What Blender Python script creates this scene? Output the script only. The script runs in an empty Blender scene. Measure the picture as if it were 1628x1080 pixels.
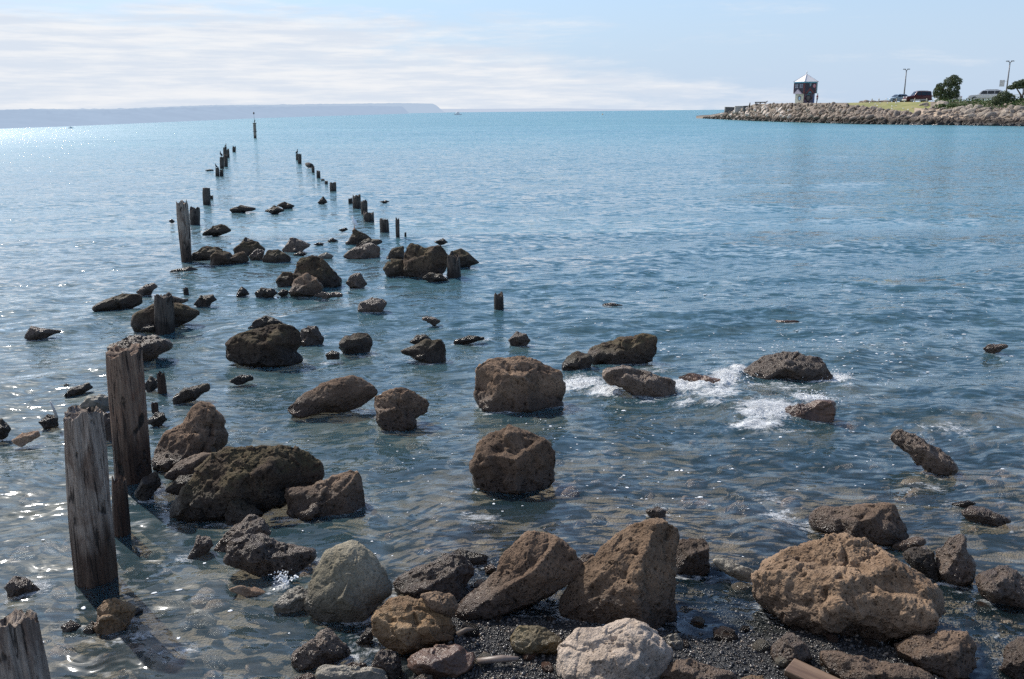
import bpy, bmesh, math, random
import numpy as np
from mathutils import Vector, Matrix, Quaternion
random.seed(7)
RNG = np.random.default_rng(7)
sc = bpy.context.scene
COL = sc.collection
R = math.radians

# ------------------------------------------------------------------ camera
W0, H0, F = 1628.0, 1080.0, 1410.0
CH = 2.5
PITCH, ROLL = math.atan(362.4 / F), 0.0092
CAM = np.array([0.0, 0.0, CH])
_fw = np.array([0, math.cos(PITCH), -math.sin(PITCH)])
_u0 = np.array([0, math.sin(PITCH), math.cos(PITCH)])
_r0 = np.array([1.0, 0, 0])
RT = _r0 * math.cos(ROLL) - _u0 * math.sin(ROLL)
UP = _u0 * math.cos(ROLL) + _r0 * math.sin(ROLL)
FW = _fw
cam_d = bpy.data.cameras.new('camera')
cam_d.sensor_width = 36.0
cam_d.lens = F / W0 * 36.0
cam_d.clip_start, cam_d.clip_end = 0.1, 60000
cam_o = bpy.data.objects.new('camera', cam_d)
COL.objects.link(cam_o)
M = Matrix.Identity(4)
for i in range(3):
    M[i][0], M[i][1], M[i][2], M[i][3] = RT[i], UP[i], -FW[i], CAM[i]
cam_o.matrix_world = M
sc.camera = cam_o

def ray(px, py):
    px = np.asarray(px, float); py = np.asarray(py, float)
    return (FW + ((px - W0 / 2) / F)[..., None] * RT - ((py - H0 / 2) / F)[..., None] * UP)
def ground(px, py, z=0.0):          # where the sight line meets height z
    d = ray(px, py); t = (z - CH) / d[..., 2]
    return CAM + d * t[..., None]
def atdist(px, py, Y):              # the point of the sight line at forward distance Y
    d = ray(px, py); return CAM + d * (Y / d[..., 1])[..., None]
def proj(P):
    q = P - CAM; zc = q @ FW
    return W0 / 2 + F * (q @ RT) / zc, H0 / 2 - F * (q @ UP) / zc
TILE = {'A': (240, 170, 3.015), 'B': (0, 420, 3.6), 'C': (0, 640, 2.4545), 'D': (420, 780, 2.394), 'E': (1028, 700, 2.713),
        'F': (740, 450, 2.467), 'G': (340, 360, 3.176), 'H': (420, 900, 4.284), 'I': (1300, 480, 3.375), 'J': (0, 840, 3.539),
        'K': (320, 170, 6.783), 'N': (0, 0, 1.0)}
def tp(t, pts):
    x0, y0, s = TILE[t]
    a = np.array(pts, float); return a[:, :2] / s + np.array([x0, y0])

# ------------------------------------------------------------------ noise
def _hash(ix, iy, iz, seed):
    h = (ix.astype(np.int64) * 374761393 + iy.astype(np.int64) * 668265263 + iz.astype(np.int64) * 2147483647 + seed * 974711) & 0xFFFFFFFF
    h = ((h ^ (h >> 13)) * 1274126177) & 0xFFFFFFFF
    h = ((h ^ (h >> 16)) * 2246822519) & 0xFFFFFFFF
    return (h ^ (h >> 15)) & 0xFFFFFFFF
def gnoise(p, seed=0):
    i = np.floor(p).astype(np.int64); f = p - i
    u = f * f * f * (f * (f * 6 - 15) + 10)
    out = np.zeros(len(p))
    for dx in (0, 1):
        wx = u[:, 0] if dx else 1 - u[:, 0]
        for dy in (0, 1):
            wy = u[:, 1] if dy else 1 - u[:, 1]
            for dz in (0, 1):
                wz = u[:, 2] if dz else 1 - u[:, 2]
                h = _hash(i[:, 0] + dx, i[:, 1] + dy, i[:, 2] + dz, seed)
                a = (h & 1023) / 1023.0 * 2 - 1; b = ((h >> 10) & 1023) / 1023.0 * 2 - 1; c = ((h >> 20) & 1023) / 1023.0 * 2 - 1
                out += wx * wy * wz * (a * (f[:, 0] - dx) + b * (f[:, 1] - dy) + c * (f[:, 2] - dz))
    return out * 1.3
def fbm(p, seed=0, octv=4, gain=0.5):
    o = np.zeros(len(p)); a = 1.0; s = 1.0
    for k in range(octv):
        o += a * gnoise(p * s + k * 17.3, seed + k); a *= gain; s *= 2.03
    return o
def sstep(a, b, x):
    t = np.clip((x - a) / (b - a), 0, 1); return t * t * (3 - 2 * t)

# ------------------------------------------------------------------ mesh helpers
def mesh_np(name, V, Fc, smooth=True):
    V = np.asarray(V, np.float32); Fc = np.asarray(Fc, np.int32)
    me = bpy.data.meshes.new(name)
    n, k = Fc.shape
    me.vertices.add(len(V)); me.vertices.foreach_set('co', V.ravel())
    me.loops.add(n * k); me.loops.foreach_set('vertex_index', Fc.ravel())
    me.polygons.add(n); me.polygons.foreach_set('loop_start', np.arange(0, n * k, k, dtype=np.int32))
    me.update(calc_edges=True)
    me.polygons.foreach_set('use_smooth', np.full(n, smooth))
    me.update(); me.validate()
    return me
def link(name, me, mat=None, parent=None, loc=None):
    o = bpy.data.objects.new(name, me); COL.objects.link(o)
    if mat is not None and me is not None and not me.materials: me.materials.append(mat)
    if parent is not None: o.parent = parent
    if loc is not None: o.location = loc
    return o
def tag(o, label=None, cat=None, group=None, kind=None):
    if label: o['label'] = label
    if cat: o['category'] = cat
    if group: o['group'] = group
    if kind: o['kind'] = kind
    return o
def empty(name, loc, label, cat, group=None, rz=0):
    o = bpy.data.objects.new(name, None); COL.objects.link(o); o.empty_display_size = 0.2
    o.location = loc; o.rotation_euler = (0, 0, rz)
    return tag(o, label, cat, group)
_ico = {}
def ico(k):
    if k not in _ico:
        bm = bmesh.new(); bmesh.ops.create_icosphere(bm, subdivisions=k, radius=1.0)
        V = np.array([v.co[:] for v in bm.verts]); Fc = np.array([[v.index for v in f.verts] for f in bm.faces]); bm.free()
        _ico[k] = (V / np.linalg.norm(V, axis=1)[:, None], Fc)
    return _ico[k]
def vnormals(V, Fc):
    n = np.cross(V[Fc[:, 1]] - V[Fc[:, 0]], V[Fc[:, 2]] - V[Fc[:, 0]])
    o = np.zeros_like(V)
    for j in range(3): np.add.at(o, Fc[:, j], n)
    return o / (np.linalg.norm(o, axis=1)[:, None] + 1e-12)
class MB:                                   # collects plain shapes into one mesh
    def __init__(s): s.v = []; s.f = []
    def add(s, V, Fs):
        b = len(s.v); s.v += [tuple(map(float, v)) for v in V]; s.f += [tuple(b + i for i in f) for f in Fs]; return s
    def box(s, c, d, rz=0.0, top=(1, 1)):
        x, y, z = d[0] / 2, d[1] / 2, d[2] / 2; ca, sa = math.cos(rz), math.sin(rz); V = []
        for k, zz in ((0, -z), (1, z)):
            sx, sy = top if k else (1, 1)
            for a, b_ in ((-x, -y), (x, -y), (x, y), (-x, y)):
                a *= sx; b_ *= sy
                V.append((c[0] + a * ca - b_ * sa, c[1] + a * sa + b_ * ca, c[2] + zz))
        return s.add(V, [(3, 2, 1, 0), (4, 5, 6, 7), (0, 1, 5, 4), (1, 2, 6, 5), (2, 3, 7, 6), (3, 0, 4, 7)])
    def sweep(s, pts, rad, n=10):
        pts = [Vector(p) for p in pts]; V = []; Fs = []
        up = Vector((0.13, 0.21, 1)).normalized()
        for i, p in enumerate(pts):
            d = (pts[min(i + 1, len(pts) - 1)] - pts[max(i - 1, 0)]).normalized()
            a = d.cross(up)
            if a.length < 1e-3: a = d.cross(Vector((1, 0, 0)))
            a.normalize(); b = d.cross(a)
            for k in range(n):
                t = 2 * math.pi * k / n; V.append(p + (a * math.cos(t) + b * math.sin(t)) * rad[i])
        for i in range(len(pts) - 1):
            for k in range(n):
                k2 = (k + 1) % n; Fs.append((i * n + k, i * n + k2, (i + 1) * n + k2, (i + 1) * n + k))
        Fs.append(tuple(range(n))); Fs.append(tuple(reversed(range((len(pts) - 1) * n, len(pts) * n))))
        return s.add(V, Fs)
    def prism(s, poly, a, b):               # polygon given in (p, z) extruded along y from a to b
        n = len(poly); V = [(x, a, z) for x, z in poly] + [(x, b, z) for x, z in poly]
        return s.add(V, [tuple(range(n)), tuple(reversed(range(n, 2 * n)))] + [(i, i + n, (i + 1) % n + n, (i + 1) % n) for i in range(n)])
    def build(s, name, mat, parent=None, loc=None, smooth=False, bevel=0):
        me = bpy.data.meshes.new(name); me.from_pydata(s.v, [], s.f)
        bm = bmesh.new(); bm.from_mesh(me); bmesh.ops.recalc_face_normals(bm, faces=bm.faces)
        if bevel: bmesh.ops.bevel(bm, geom=[e for e in bm.edges if e.is_manifold and e.calc_face_angle(0) > 0.5], offset=bevel, segments=2, affect='EDGES', profile=0.5)
        bm.to_mesh(me); bm.free()
        me.polygons.foreach_set('use_smooth', np.full(len(me.polygons), smooth)); me.update()
        return link(name, me, mat, parent, loc)
def scatter_mesh(name, protos, Pos, Rot, Scl):   # many small pieces in one mesh (for 'stuff')
    Vs, Fs, b = [], [], 0
    for i in range(len(Pos)):
        V, Fc = protos[i % len(protos)]
        v = (V * Scl[i]) @ Rot[i].T + Pos[i]; Vs.append(v); Fs.append(Fc + b); b += len(V)
    return mesh_np(name, np.concatenate(Vs), np.concatenate(Fs))
def rand_rot(n, tilt=3.14):
    out = []
    for i in range(n):
        q = Quaternion((0, 0, 1), random.uniform(0, 6.28)) @ Quaternion((random.uniform(-1, 1), random.uniform(-1, 1), 0.01), random.uniform(-tilt, tilt))
        out.append(np.array(q.to_matrix()))
    return out

# ------------------------------------------------------------------ materials
class NT:
    def __init__(s, name):
        s.m = bpy.data.materials.new(name); s.m.use_nodes = True; s.t = s.m.node_tree
        for n in list(s.t.nodes): s.t.nodes.remove(n)
        s.out = s.n('ShaderNodeOutputMaterial')
    def n(s, typ, ins=None, **kw):
        nd = s.t.nodes.new(typ)
        for k, v in kw.items(): setattr(nd, k, v)
        for k, v in (ins or {}).items(): s.set(nd, k, v)
        return nd
    def set(s, nd, k, v):
        sock = nd.inputs[k]
        if isinstance(v, bpy.types.NodeSocket): s.t.links.new(v, sock)
        else: sock.default_value = v
    def math(s, op, a, b=0.0, c=0.0, clamp=False):
        nd = s.n('ShaderNodeMath', {0: a, 1: b, 2: c}, operation=op); nd.use_clamp = clamp; return nd.outputs[0]
    def mix(s, fac, a, b, blend='MIX'):
        nd = s.n('ShaderNodeMix', data_type='RGBA', blend_type=blend)
        s.set(nd, 0, fac); s.set(nd, 6, a); s.set(nd, 7, b); return nd.outputs[2]
    def noise(s, vec, scale, detail=4, rough=0.55, dist=0.0):
        return s.n('ShaderNodeTexNoise', {'Vector': vec, 'Scale': scale, 'Detail': detail, 'Roughness': rough, 'Distortion': dist}).outputs[0]
    def ramp(s, x, a, b, lo=0.0, hi=1.0):
        return s.n('ShaderNodeMapRange', {0: x, 1: a, 2: b, 3: lo, 4: hi}, interpolation_type='SMOOTHSTEP').outputs[0]
    def mapping(s, vec, scale=(1, 1, 1), rot=(0, 0, 0)):
        return s.n('ShaderNodeMapping', {'Vector': vec, 'Scale': scale, 'Rotation': rot}).outputs[0]
    def bsdf(s, **kw):
        b = s.n('ShaderNodeBsdfPrincipled', {k.replace('_', ' '): v for k, v in kw.items()})
        s.t.links.new(b.outputs[0], s.out.inputs[0]); return b
def c4(c): return (c[0], c[1], c[2], 1.0)
def plain(name, col, rough=0.6, metal=0.0, var=0.25, scale=6.0, spec=0.5):
    s = NT(name); tc = s.n('ShaderNodeTexCoord')
    f = s.noise(tc.outputs['Object'], scale, 5)
    c = s.mix(s.ramp(f, 0.3, 0.7), c4([x * (1 - var) for x in col]), c4([min(1, x * (1 + var)) for x in col]))
    b = s.bsdf(Base_Color=c, Roughness=rough, Metallic=metal); s.set(b, 'Specular IOR Level', spec)
    return s.m

def rock_mat(name, ca, cb, wet=0.0, spot=0.35, moss=0.0, line=0.25, pit=1.0, bump=1.0, stain=0.0, soak=1.0):
    s = NT(name); tc = s.n('ShaderNodeTexCoord'); geo = s.n('ShaderNodeNewGeometry'); oi = s.n('ShaderNodeObjectInfo')
    off = s.math('MULTIPLY', oi.outputs['Random'], 37.0)
    v = s.n('ShaderNodeVectorMath', {0: tc.outputs['Object'], 1: off}, operation='ADD').outputs[0]
    n1 = s.noise(v, 5, 6, 0.6); n2 = s.noise(v, 26, 5, 0.65); n3 = s.noise(v, 95, 3, 0.7)
    vor = s.n('ShaderNodeTexVoronoi', {'Vector': v, 'Scale': 62.0, 'Randomness': 1.0}).outputs['Distance']
    pitm = s.math('MULTIPLY', s.ramp(vor, 0.08, 0.4, 1.0, 0.0), s.ramp(n2, 0.42, 0.62))
    c = s.mix(s.ramp(n1, 0.3, 0.7), c4(ca), c4(cb))
    c = s.mix(s.ramp(n2, 0.52, 0.8, 0, spot), c, c4([min(1, x * 1.7 + 0.03) for x in cb]))
    c = s.mix(s.ramp(n3, 0.3, 0.55, 0.35, 0.0), c, c4([x * 0.45 for x in ca]))
    c = s.mix(s.math('MULTIPLY', pitm, 0.7 * pit), c, c4([x * 0.3 for x in ca]))
    n0 = s.noise(v, 2.1, 6, 0.65, .6)
    c = s.mix(s.ramp(n0, .5, .66, 0, .55), c, c4([x * .5 for x in ca]))
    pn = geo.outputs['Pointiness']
    c = s.mix(s.ramp(pn, .40, .495, .8, 0), c, c4([x * .25 for x in ca])); c = s.mix(s.ramp(pn, .515, .6, 0, .4), c, c4([min(1, x * 1.5) for x in cb]))  # shade in crevices and light on edges painted into the colour
    if moss:
        sx = s.n('ShaderNodeSeparateXYZ', {0: geo.outputs['Normal']})
        mk = s.math('MULTIPLY', s.ramp(sx.outputs[2], 0.2, 0.8), s.ramp(n1, 0.4, 0.6, 0, moss))
        c = s.mix(mk, c, (0.085, 0.075, 0.025, 1))
    br = s.math('MULTIPLY_ADD', oi.outputs['Random'], 0.5, 0.75)
    c = s.mix(1.0, c, s.n('ShaderNodeCombineColor', {0: br, 1: br, 2: br}).outputs[0], 'MULTIPLY')
    pz = s.n('ShaderNodeSeparateXYZ', {0: geo.outputs['Position']}).outputs[2]
    pz = s.math('MULTIPLY_ADD', s.math('SUBTRACT', n1, 0.5), -0.14, pz)
    w = s.math('MAXIMUM', s.ramp(pz, 0.0, line, 1.0, 0.0), wet, clamp=True)
    c = s.mix(w, c, s.mix(1.0, c, (1 - .74 * soak, 1 - .76 * soak, 1 - .77 * soak, 1), 'MULTIPLY'))
    if stain: c = s.mix(s.ramp(pz, stain * .35, stain, .9, 0.0), c, (.028, .023, .018, 1))
    h = s.math('ADD', s.math('MULTIPLY', n2, 0.8), s.math('MULTIPLY', n3, 0.4))
    h = s.math('SUBTRACT', h, s.math('MULTIPLY', pitm, 0.6 * pit))
    bp = s.n('ShaderNodeBump', {'Height': h, 'Distance': 0.028 * bump, 'Strength': 1.0}).outputs[0]
    rg = s.math('MULTIPLY_ADD', w, -0.62, 0.85)
    b = s.bsdf(Base_Color=c, Roughness=rg, Normal=bp)
    s.set(b, 'Specular IOR Level', s.math('MULTIPLY_ADD', w, 0.28, 0.22))
    return s.m
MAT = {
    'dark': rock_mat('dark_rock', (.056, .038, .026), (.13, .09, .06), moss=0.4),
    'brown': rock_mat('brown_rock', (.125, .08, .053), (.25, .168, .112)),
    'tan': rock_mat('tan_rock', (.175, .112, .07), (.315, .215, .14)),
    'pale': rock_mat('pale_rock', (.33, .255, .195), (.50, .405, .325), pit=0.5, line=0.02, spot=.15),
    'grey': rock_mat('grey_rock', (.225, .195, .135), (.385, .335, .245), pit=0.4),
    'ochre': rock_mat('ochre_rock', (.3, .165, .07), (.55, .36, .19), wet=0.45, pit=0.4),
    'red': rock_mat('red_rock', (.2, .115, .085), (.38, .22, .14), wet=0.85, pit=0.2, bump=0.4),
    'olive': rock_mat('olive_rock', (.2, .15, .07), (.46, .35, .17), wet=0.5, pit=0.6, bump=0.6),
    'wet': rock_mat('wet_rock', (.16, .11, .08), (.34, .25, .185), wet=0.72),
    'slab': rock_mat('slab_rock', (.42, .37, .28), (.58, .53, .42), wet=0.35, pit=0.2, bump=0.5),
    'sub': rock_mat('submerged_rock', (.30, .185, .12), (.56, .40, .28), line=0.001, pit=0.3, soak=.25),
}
# ------------------------------------------------------------------ sky and sun
SUN_AZ, SUN_EL = R(-39), R(43)          # azimuth measured from the view axis (+Y), negative is left
sdir = Vector((math.sin(SUN_AZ) * math.cos(SUN_EL), math.cos(SUN_AZ) * math.cos(SUN_EL), math.sin(SUN_EL)))
ld = bpy.data.lights.new('sun', 'SUN'); ld.energy = 5.0; ld.angle = R(0.53); ld.color = (1.0, 0.95, 0.87)
lo = bpy.data.objects.new('sun', ld); COL.objects.link(lo); lo.location = sdir * 50
lo.rotation_euler = sdir.to_track_quat('Z', 'Y').to_euler()
w = bpy.data.worlds.new('World'); sc.world = w; w.use_nodes = True
s = NT.__new__(NT); s.t = w.node_tree
for n in list(s.t.nodes): s.t.nodes.remove(n)
s.out = s.n('ShaderNodeOutputWorld')
sky = s.n('ShaderNodeTexSky', sky_type='NISHITA'); sky.sun_disc = False
sky.sun_elevation = SUN_EL; sky.sun_rotation = SUN_AZ
sky.air_density = 1.0; sky.dust_density = 0.6; sky.ozone_density = 2.0; sky.altitude = 0
tc = s.n('ShaderNodeTexCoord'); xyz = s.n('ShaderNodeSeparateXYZ', {0: tc.outputs['Generated']})
az = s.math('ARCTAN2', xyz.outputs[0], xyz.outputs[1]); el = xyz.outputs[2]
vec = s.n('ShaderNodeCombineXYZ', {0: s.math('MULTIPLY', az, 3.6), 1: s.math('MULTIPLY', el, 21.0), 2: 0.0}).outputs[0]
# the cloud bank low over the sea, thicker towards the left
n1 = s.noise(vec, 1.5, 10, 0.62, 0.25)
n2 = s.noise(s.mapping(vec, (1.0, 1.6, 1)), 3.2, 7, 0.6)
topl = s.math('MULTIPLY_ADD', s.math('SINE', s.math('MULTIPLY', az, 5)), -0.012, 0.100)
cover_az = s.ramp(az, -0.45, 0.40, 1.0, 0.0)
cover_el = s.ramp(el, 0.07, 0.135, 1.0, 0.0)
low = s.ramp(el, 0.0, 0.075, 1.0, 0.0)
cov = s.math('ADD', s.math('MULTIPLY', s.math('MULTIPLY', cover_az, cover_el), 0.46), s.math('MULTIPLY', low, s.ramp(az, -0.1, 0.5, 0.32, 0.10)))
d = s.math('ADD', s.math('MULTIPLY_ADD', n2, 0.25, n1), cov)
cm = s.ramp(d, 0.70, 1.03)
shade = s.ramp(s.noise(s.mapping(vec, (1.1, 2.2, 1)), 1.9, 8, 0.62), 0.38, 0.64)
ccol = s.mix(shade, (5.35, 5.8, 6.5, 1), (6.75, 6.8, 6.95, 1))
hz = s.ramp(el, 0.0, 0.30, 0.92, 0.0)
skyt = s.mix(1.0, sky.outputs[0], (0.9, 1.03, 1.15, 1), 'MULTIPLY')
skyc = s.mix(hz, skyt, (4.0, 4.95, 6.35, 1))
# unseen veil of cloud, added high on the left so the water reflects paler
vl = s.math('MULTIPLY', s.ramp(az, -0.75, 0.15, 0.6, 0.0), s.ramp(el, 0.1, 0.35, 0.0, 1.0))
vl = s.math('MULTIPLY', vl, s.ramp(s.noise(vec, .35, 5, .6), .3, .6, .45, 1.0))
skyc = s.mix(vl, skyc, (6.1, 6.35, 6.9, 1))
colr = s.mix(s.math('MULTIPLY', cm, 0.92), skyc, ccol)
bg = s.n('ShaderNodeBackground', {'Color': colr, 'Strength': 0.135})
s.t.links.new(bg.outputs[0], s.out.inputs[0])
sc.view_settings.view_transform = 'Standard'; sc.view_settings.look = 'None'
sc.view_settings.exposure = 0; sc.view_settings.gamma = 1
sc.cycles.max_bounces = 8; sc.cycles.transparent_max_bounces = 12
sc.cycles.sample_clamp_indirect = 4.0; sc.cycles.use_denoising = False
# ------------------------------------------------------------------ sea bed, water surface
_by = [1.0, 2.6, 3.4, 3.9, 4.4, 5.2, 6.6, 9, 13, 20, 45]
_bz = [.5, .25, .036, .004, -.026, -.085, -.21, -.38, -.70, -1.2, -3.5]
def bedz(X, Y):
    X = np.asarray(X, float); Y = np.asarray(Y, float)
    z = np.interp(Y, _by, _bz)
    left = sstep(-0.25, -0.95, X) * sstep(9, 4, Y)
    z = z - 0.022 * np.exp(-((X - .85) / .35) ** 2) * sstep(3.75, 4.0, Y) * sstep(5, 4.6, Y) - 0.13 * left - 0.05 * sstep(1.75, 2.2, X) * sstep(6, 4, Y)
    p = np.stack([X * 1.1, Y * 1.1, X * 0], -1)
    return z + 0.03 * fbm(p.reshape(-1, 3), 5, 4).reshape(X.shape) * sstep(2.5, 4, Y)
g = np.linspace(0, 1, 300); ys = 1.0 + 44 * g ** 2.2; gx = np.linspace(-1, 1, 300)
GX, GY = np.meshgrid(gx, ys); GX = np.sign(GX) * (np.abs(GX) ** 1.6) * (4 + GY * 1.1)
GZ = bedz(GX, GY)
def grid_faces(nr, nc):
    i = np.arange(nr * nc).reshape(nr, nc)
    return np.stack([i[:-1, :-1], i[:-1, 1:], i[1:, 1:], i[1:, :-1]], -1).reshape(-1, 4)
s = NT('sea_bed'); tc = s.n('ShaderNodeTexCoord'); v = tc.outputs['Object']
n1 = s.noise(v, 1.6, 5, 0.6); n2 = s.noise(v, 9, 5, 0.65)
vo = s.n('ShaderNodeTexVoronoi', {'Vector': v, 'Scale': 9.0}); vc = vo.outputs['Color']
cellv = s.n('ShaderNodeSeparateColor', {0: vc}).outputs[0]
c = s.mix(s.ramp(n1, .35, .65), (.15, .105, .065, 1), (.33, .24, .15, 1))
c = s.mix(s.ramp(n2, .5, .75), c, (.42, .33, .22, 1))
c = s.mix(s.ramp(cellv, .2, .9, 0.0, .4), c, (.12, .1, .07, 1))
pz = s.n('ShaderNodeSeparateXYZ', {0: s.n('ShaderNodeNewGeometry').outputs['Position']}).outputs[2]
bl = s.ramp(s.math('MULTIPLY_ADD', n1, 0.05, pz), -0.035, 0.0)
c = s.mix(bl, c, s.mix(s.ramp(n2, .4, .7), (.018, .018, .019, 1), (.05, .048, .046, 1)))
bp = s.n('ShaderNodeBump', {'Height': s.math('ADD', n2, s.noise(v, 70, 3)), 'Distance': 0.03}).outputs[0]
s.bsdf(Base_Color=c, Roughness=s.math('MULTIPLY_ADD', bl, -0.3, 0.7), Normal=bp)
tag(link('seabed', mesh_np('seabed', np.stack([GX, GY, GZ], -1).reshape(-1, 3), grid_faces(300, 300)), s.m), kind='structure')

# wave field: short crests running roughly across the view
WV = []
for k in range(34):
    lam = 0.16 * (1.13 ** k) * random.uniform(.9, 1.1)
    th = R(90 + random.gauss(14, 30)); WV.append((2 * math.pi / lam * math.cos(th), 2 * math.pi / lam * math.sin(th), random.uniform(0, 6.28), 0.0042 * min(lam, 2.2) ** 0.85, lam))
def waveh(X, Y, gs=None):
    h = np.zeros_like(X)
    wx = X + 0.22 * np.sin(Y * 0.9 + 1.3 * np.sin(X * .6)) ; wy = Y + 0.2 * np.sin(X * 1.1 + Y * .5) + 0.12 * np.sin(X * 2.3 - Y * 1.4)
    for kx, ky, ph, a, lam in WV:
        t = np.sin(kx * wx + ky * wy + ph)
        k = 1.0 if gs is None else np.clip((lam / gs - 3) / 4, 0, 1)
        h = h + a * (t + 0.25 * (t * t - .5)) * k
    return h * (0.35 + 0.65 * sstep(4.2, 10, Y)) 
# patches of broken water (native photo position of each, spread, strength, heap height)
FOAM = [(925, 612, 44, 16, 1, .04), (965, 630, 40, 10, .9, .02), (1092, 622, 52, 15, 1, .04), (1150, 612, 30, 18, 1, .035), (1172, 596, 18, 14, .95, .04),
        (1222, 666, 60, 15, 1, .03), (1290, 646, 42, 10, 1, .04), (1200, 684, 50, 8, .95, .02), (1140, 640, 50, 14, .85, .02), (1000, 618, 70, 12, .7, .01), (1318, 606, 46, 9, .95, .02), (1060, 640, 150, 18, .5, .0), (1230, 690, 110, 14, .5, .0), (1240, 620, 100, 12, .55, .0), (1380, 640, 60, 18, .45, 0), (930, 650, 80, 10, .45, 0), (1420, 700, 60, 8, .4, 0), (660, 640, 80, 8, .4, 0), (1260, 500, 70, 10, .42, 0), (640, 570, 60, 8, .42, 0), (420, 560, 60, 8, .4, 0), (860, 700, 60, 8, .4, 0), (1085, 652, 36, 8, .7, .02),
        (1040, 590, 50, 8, .55, .02), (1130, 655, 30, 10, .6, .02), (1010, 640, 40, 8, .5, .01), (585, 562, 40, 5, .55, .02), (790, 652, 28, 4, .6, .01), (771, 541, 14, 4, .7, .02),
        (448, 934, 16, 10, .9, .03), (1050, 812, 16, 6, .6, .01), (1585, 1015, 10, 16, .5, .01), (512, 532, 12, 10, .5, .01), (1235, 498, 40, 7, .3, .02),
        (1580, 640, 40, 8, .25, .02), (420, 690, 40, 8, .2, .0), (300, 520, 40, 8, .25, .0), (1350, 620, 16, 10, .6, .02), (700, 565, 30, 8, .3, 0)]
SURGE = [(1195, 646, 80, 24, .06), (1500, 655, 120, 16, .06), (1570, 620, 90, 14, .04), (1110, 600, 50, 12, .04), (1180, 500, 160, 14, .03)]
nr, ncl = 900, 840
rr = np.concatenate([np.geomspace(2.2, 14, 520), np.geomspace(14, 30000, nr - 519)[1:]])
t = np.linspace(-1, 1, ncl); ang = R(36) * t + R(34) * np.sign(t) * np.abs(t) ** 9
AR, RA = np.meshgrid(ang, rr); X = RA * np.sin(AR); Y = RA * np.cos(AR)
gs = np.maximum(np.gradient(rr)[:, None], RA * np.gradient(ang)[None, :]) 
Z = waveh(X, Y, gs) * sstep(1500, 60, RA)
P = np.stack([X, Y, Z * 0], -1).reshape(-1, 3); PX, PY = proj(P)
foam = np.zeros(len(P)); heap = np.zeros(len(P)); nearm = (RA.reshape(-1) < 22) & (Y.reshape(-1) > .5)
fx, fy = PX[nearm], PY[nearm]; ff = np.zeros(len(fx)); hh = np.zeros(len(fx)); rough_n = fbm(np.stack([P[nearm, 0] * 9, P[nearm, 1] * 9, fx * 0], -1), 3, 4)
for (a, b, rx, ry, st, hp) in FOAM:
    gk = np.exp(-(((fx - a) / rx) ** 2 + ((fy - b) / ry) ** 2) * .8); ff = np.maximum(ff, st * gk); hh += hp * gk * (1.0 + .9 * rough_n)
for (a, b, rx, ry, hp) in SURGE:
    hh += hp * np.exp(-(((fx - a) / rx) ** 2 + ((fy - b) / ry) ** 2))
foam[nearm] = ff; heap[nearm] = hh
Zf = Z.reshape(-1) + heap
bz = np.full(len(P), -5.0); bz[nearm] = bedz(P[nearm, 0], P[nearm, 1])
depth = np.clip(-bz, 0, 5)
def surf(x, y):
    return float(waveh(np.array([x]), np.array([y]))[0])
wm = mesh_np('water', np.column_stack([P[:, :2], Zf]), grid_faces(nr, ncl))
at = wm.attributes.new('depth', 'FLOAT', 'POINT'); at.data.foreach_set('value', depth.astype(np.float32))
s = NT('sea_water'); tc = s.n('ShaderNodeTexCoord'); v = tc.outputs['Object']
fo = s.n('ShaderNodeAttribute', attribute_name='foam').outputs['Fac']; dp = s.n('ShaderNodeAttribute', attribute_name='depth').outputs['Fac']
dist = s.n('ShaderNodeVectorMath', {0: v}, operation='LENGTH').outputs['Value']
warp = s.n('ShaderNodeTexNoise', {'Vector': v, 'Scale': 1.3, 'Detail': 2.0}).outputs['Color']
vw = s.n('ShaderNodeVectorMath', {0: warp, 1: (0.5, 0.5, 0.0), 2: v}, operation='MULTIPLY_ADD').outputs[0]
m1 = s.mapping(vw, (0.55, 1.3, 1), (0, 0, R(-8))); m2 = s.mapping(vw, (0.7, 1.2, 1), (0, 0, R(14)))
b1 = s.noise(m1, 9.0, 5, 0.62); b2 = s.noise(m2, 2.4, 5, 0.6); b3 = s.noise(m1, 0.45, 4, 0.6)
rid = s.math('ABSOLUTE', s.math('SUBTRACT', b2, 0.5))
near = s.ramp(dist, 4.0, 16.0, 0.0, 1.0)
h = s.math('ADD', s.math('MULTIPLY', b1, 0.026), s.math('MULTIPLY', s.math('SUBTRACT', b2, s.math('MULTIPLY', rid, 1.2)), s.math('MULTIPLY_ADD', near, 0.07, 0.035)))
h = s.math('ADD', h, s.math('MULTIPLY', b3, s.math('MULTIPLY', near, 0.22)))
geo = s.n('ShaderNodeNewGeometry')
def slope(m, scale, det, k):
    nz = s.n('ShaderNodeTexNoise', {'Vector': m, 'Scale': scale, 'Detail': det, 'Roughness': .6, 'Distortion': .3}).outputs['Color']
    nz = s.n('ShaderNodeVectorMath', {0: nz, 1: (.5, .5, .5)}, operation='SUBTRACT').outputs[0]
    nz = s.n('ShaderNodeVectorMath', {0: nz, 1: (.6, 1.0, 0)}, operation='MULTIPLY').outputs[0]
    return s.n('ShaderNodeVectorMath', {0: nz, 'Scale': k}, operation='SCALE').outputs[0]
def vadd(a, b): return s.n('ShaderNodeVectorMath', {0: a, 1: b}, operation='ADD').outputs[0]
m0 = s.mapping(vw, (0.5, 1.5, 1), (0, 0, R(-6)))
sl = vadd(slope(m0, 12, 2, 1.0), slope(m2, 4.2, 3, s.math('MULTIPLY_ADD', near, 0.45, 0.35)))
sl = vadd(sl, slope(m0, 1.7, 4, s.math('MULTIPLY', near, 0.4)))
sl = vadd(sl, slope(s.mapping(vw, (0.35, 1.4, 1), (0, 0, R(5))), .3, 3, s.math('MULTIPLY', s.ramp(dist, 25, 120), 0.22)))
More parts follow.
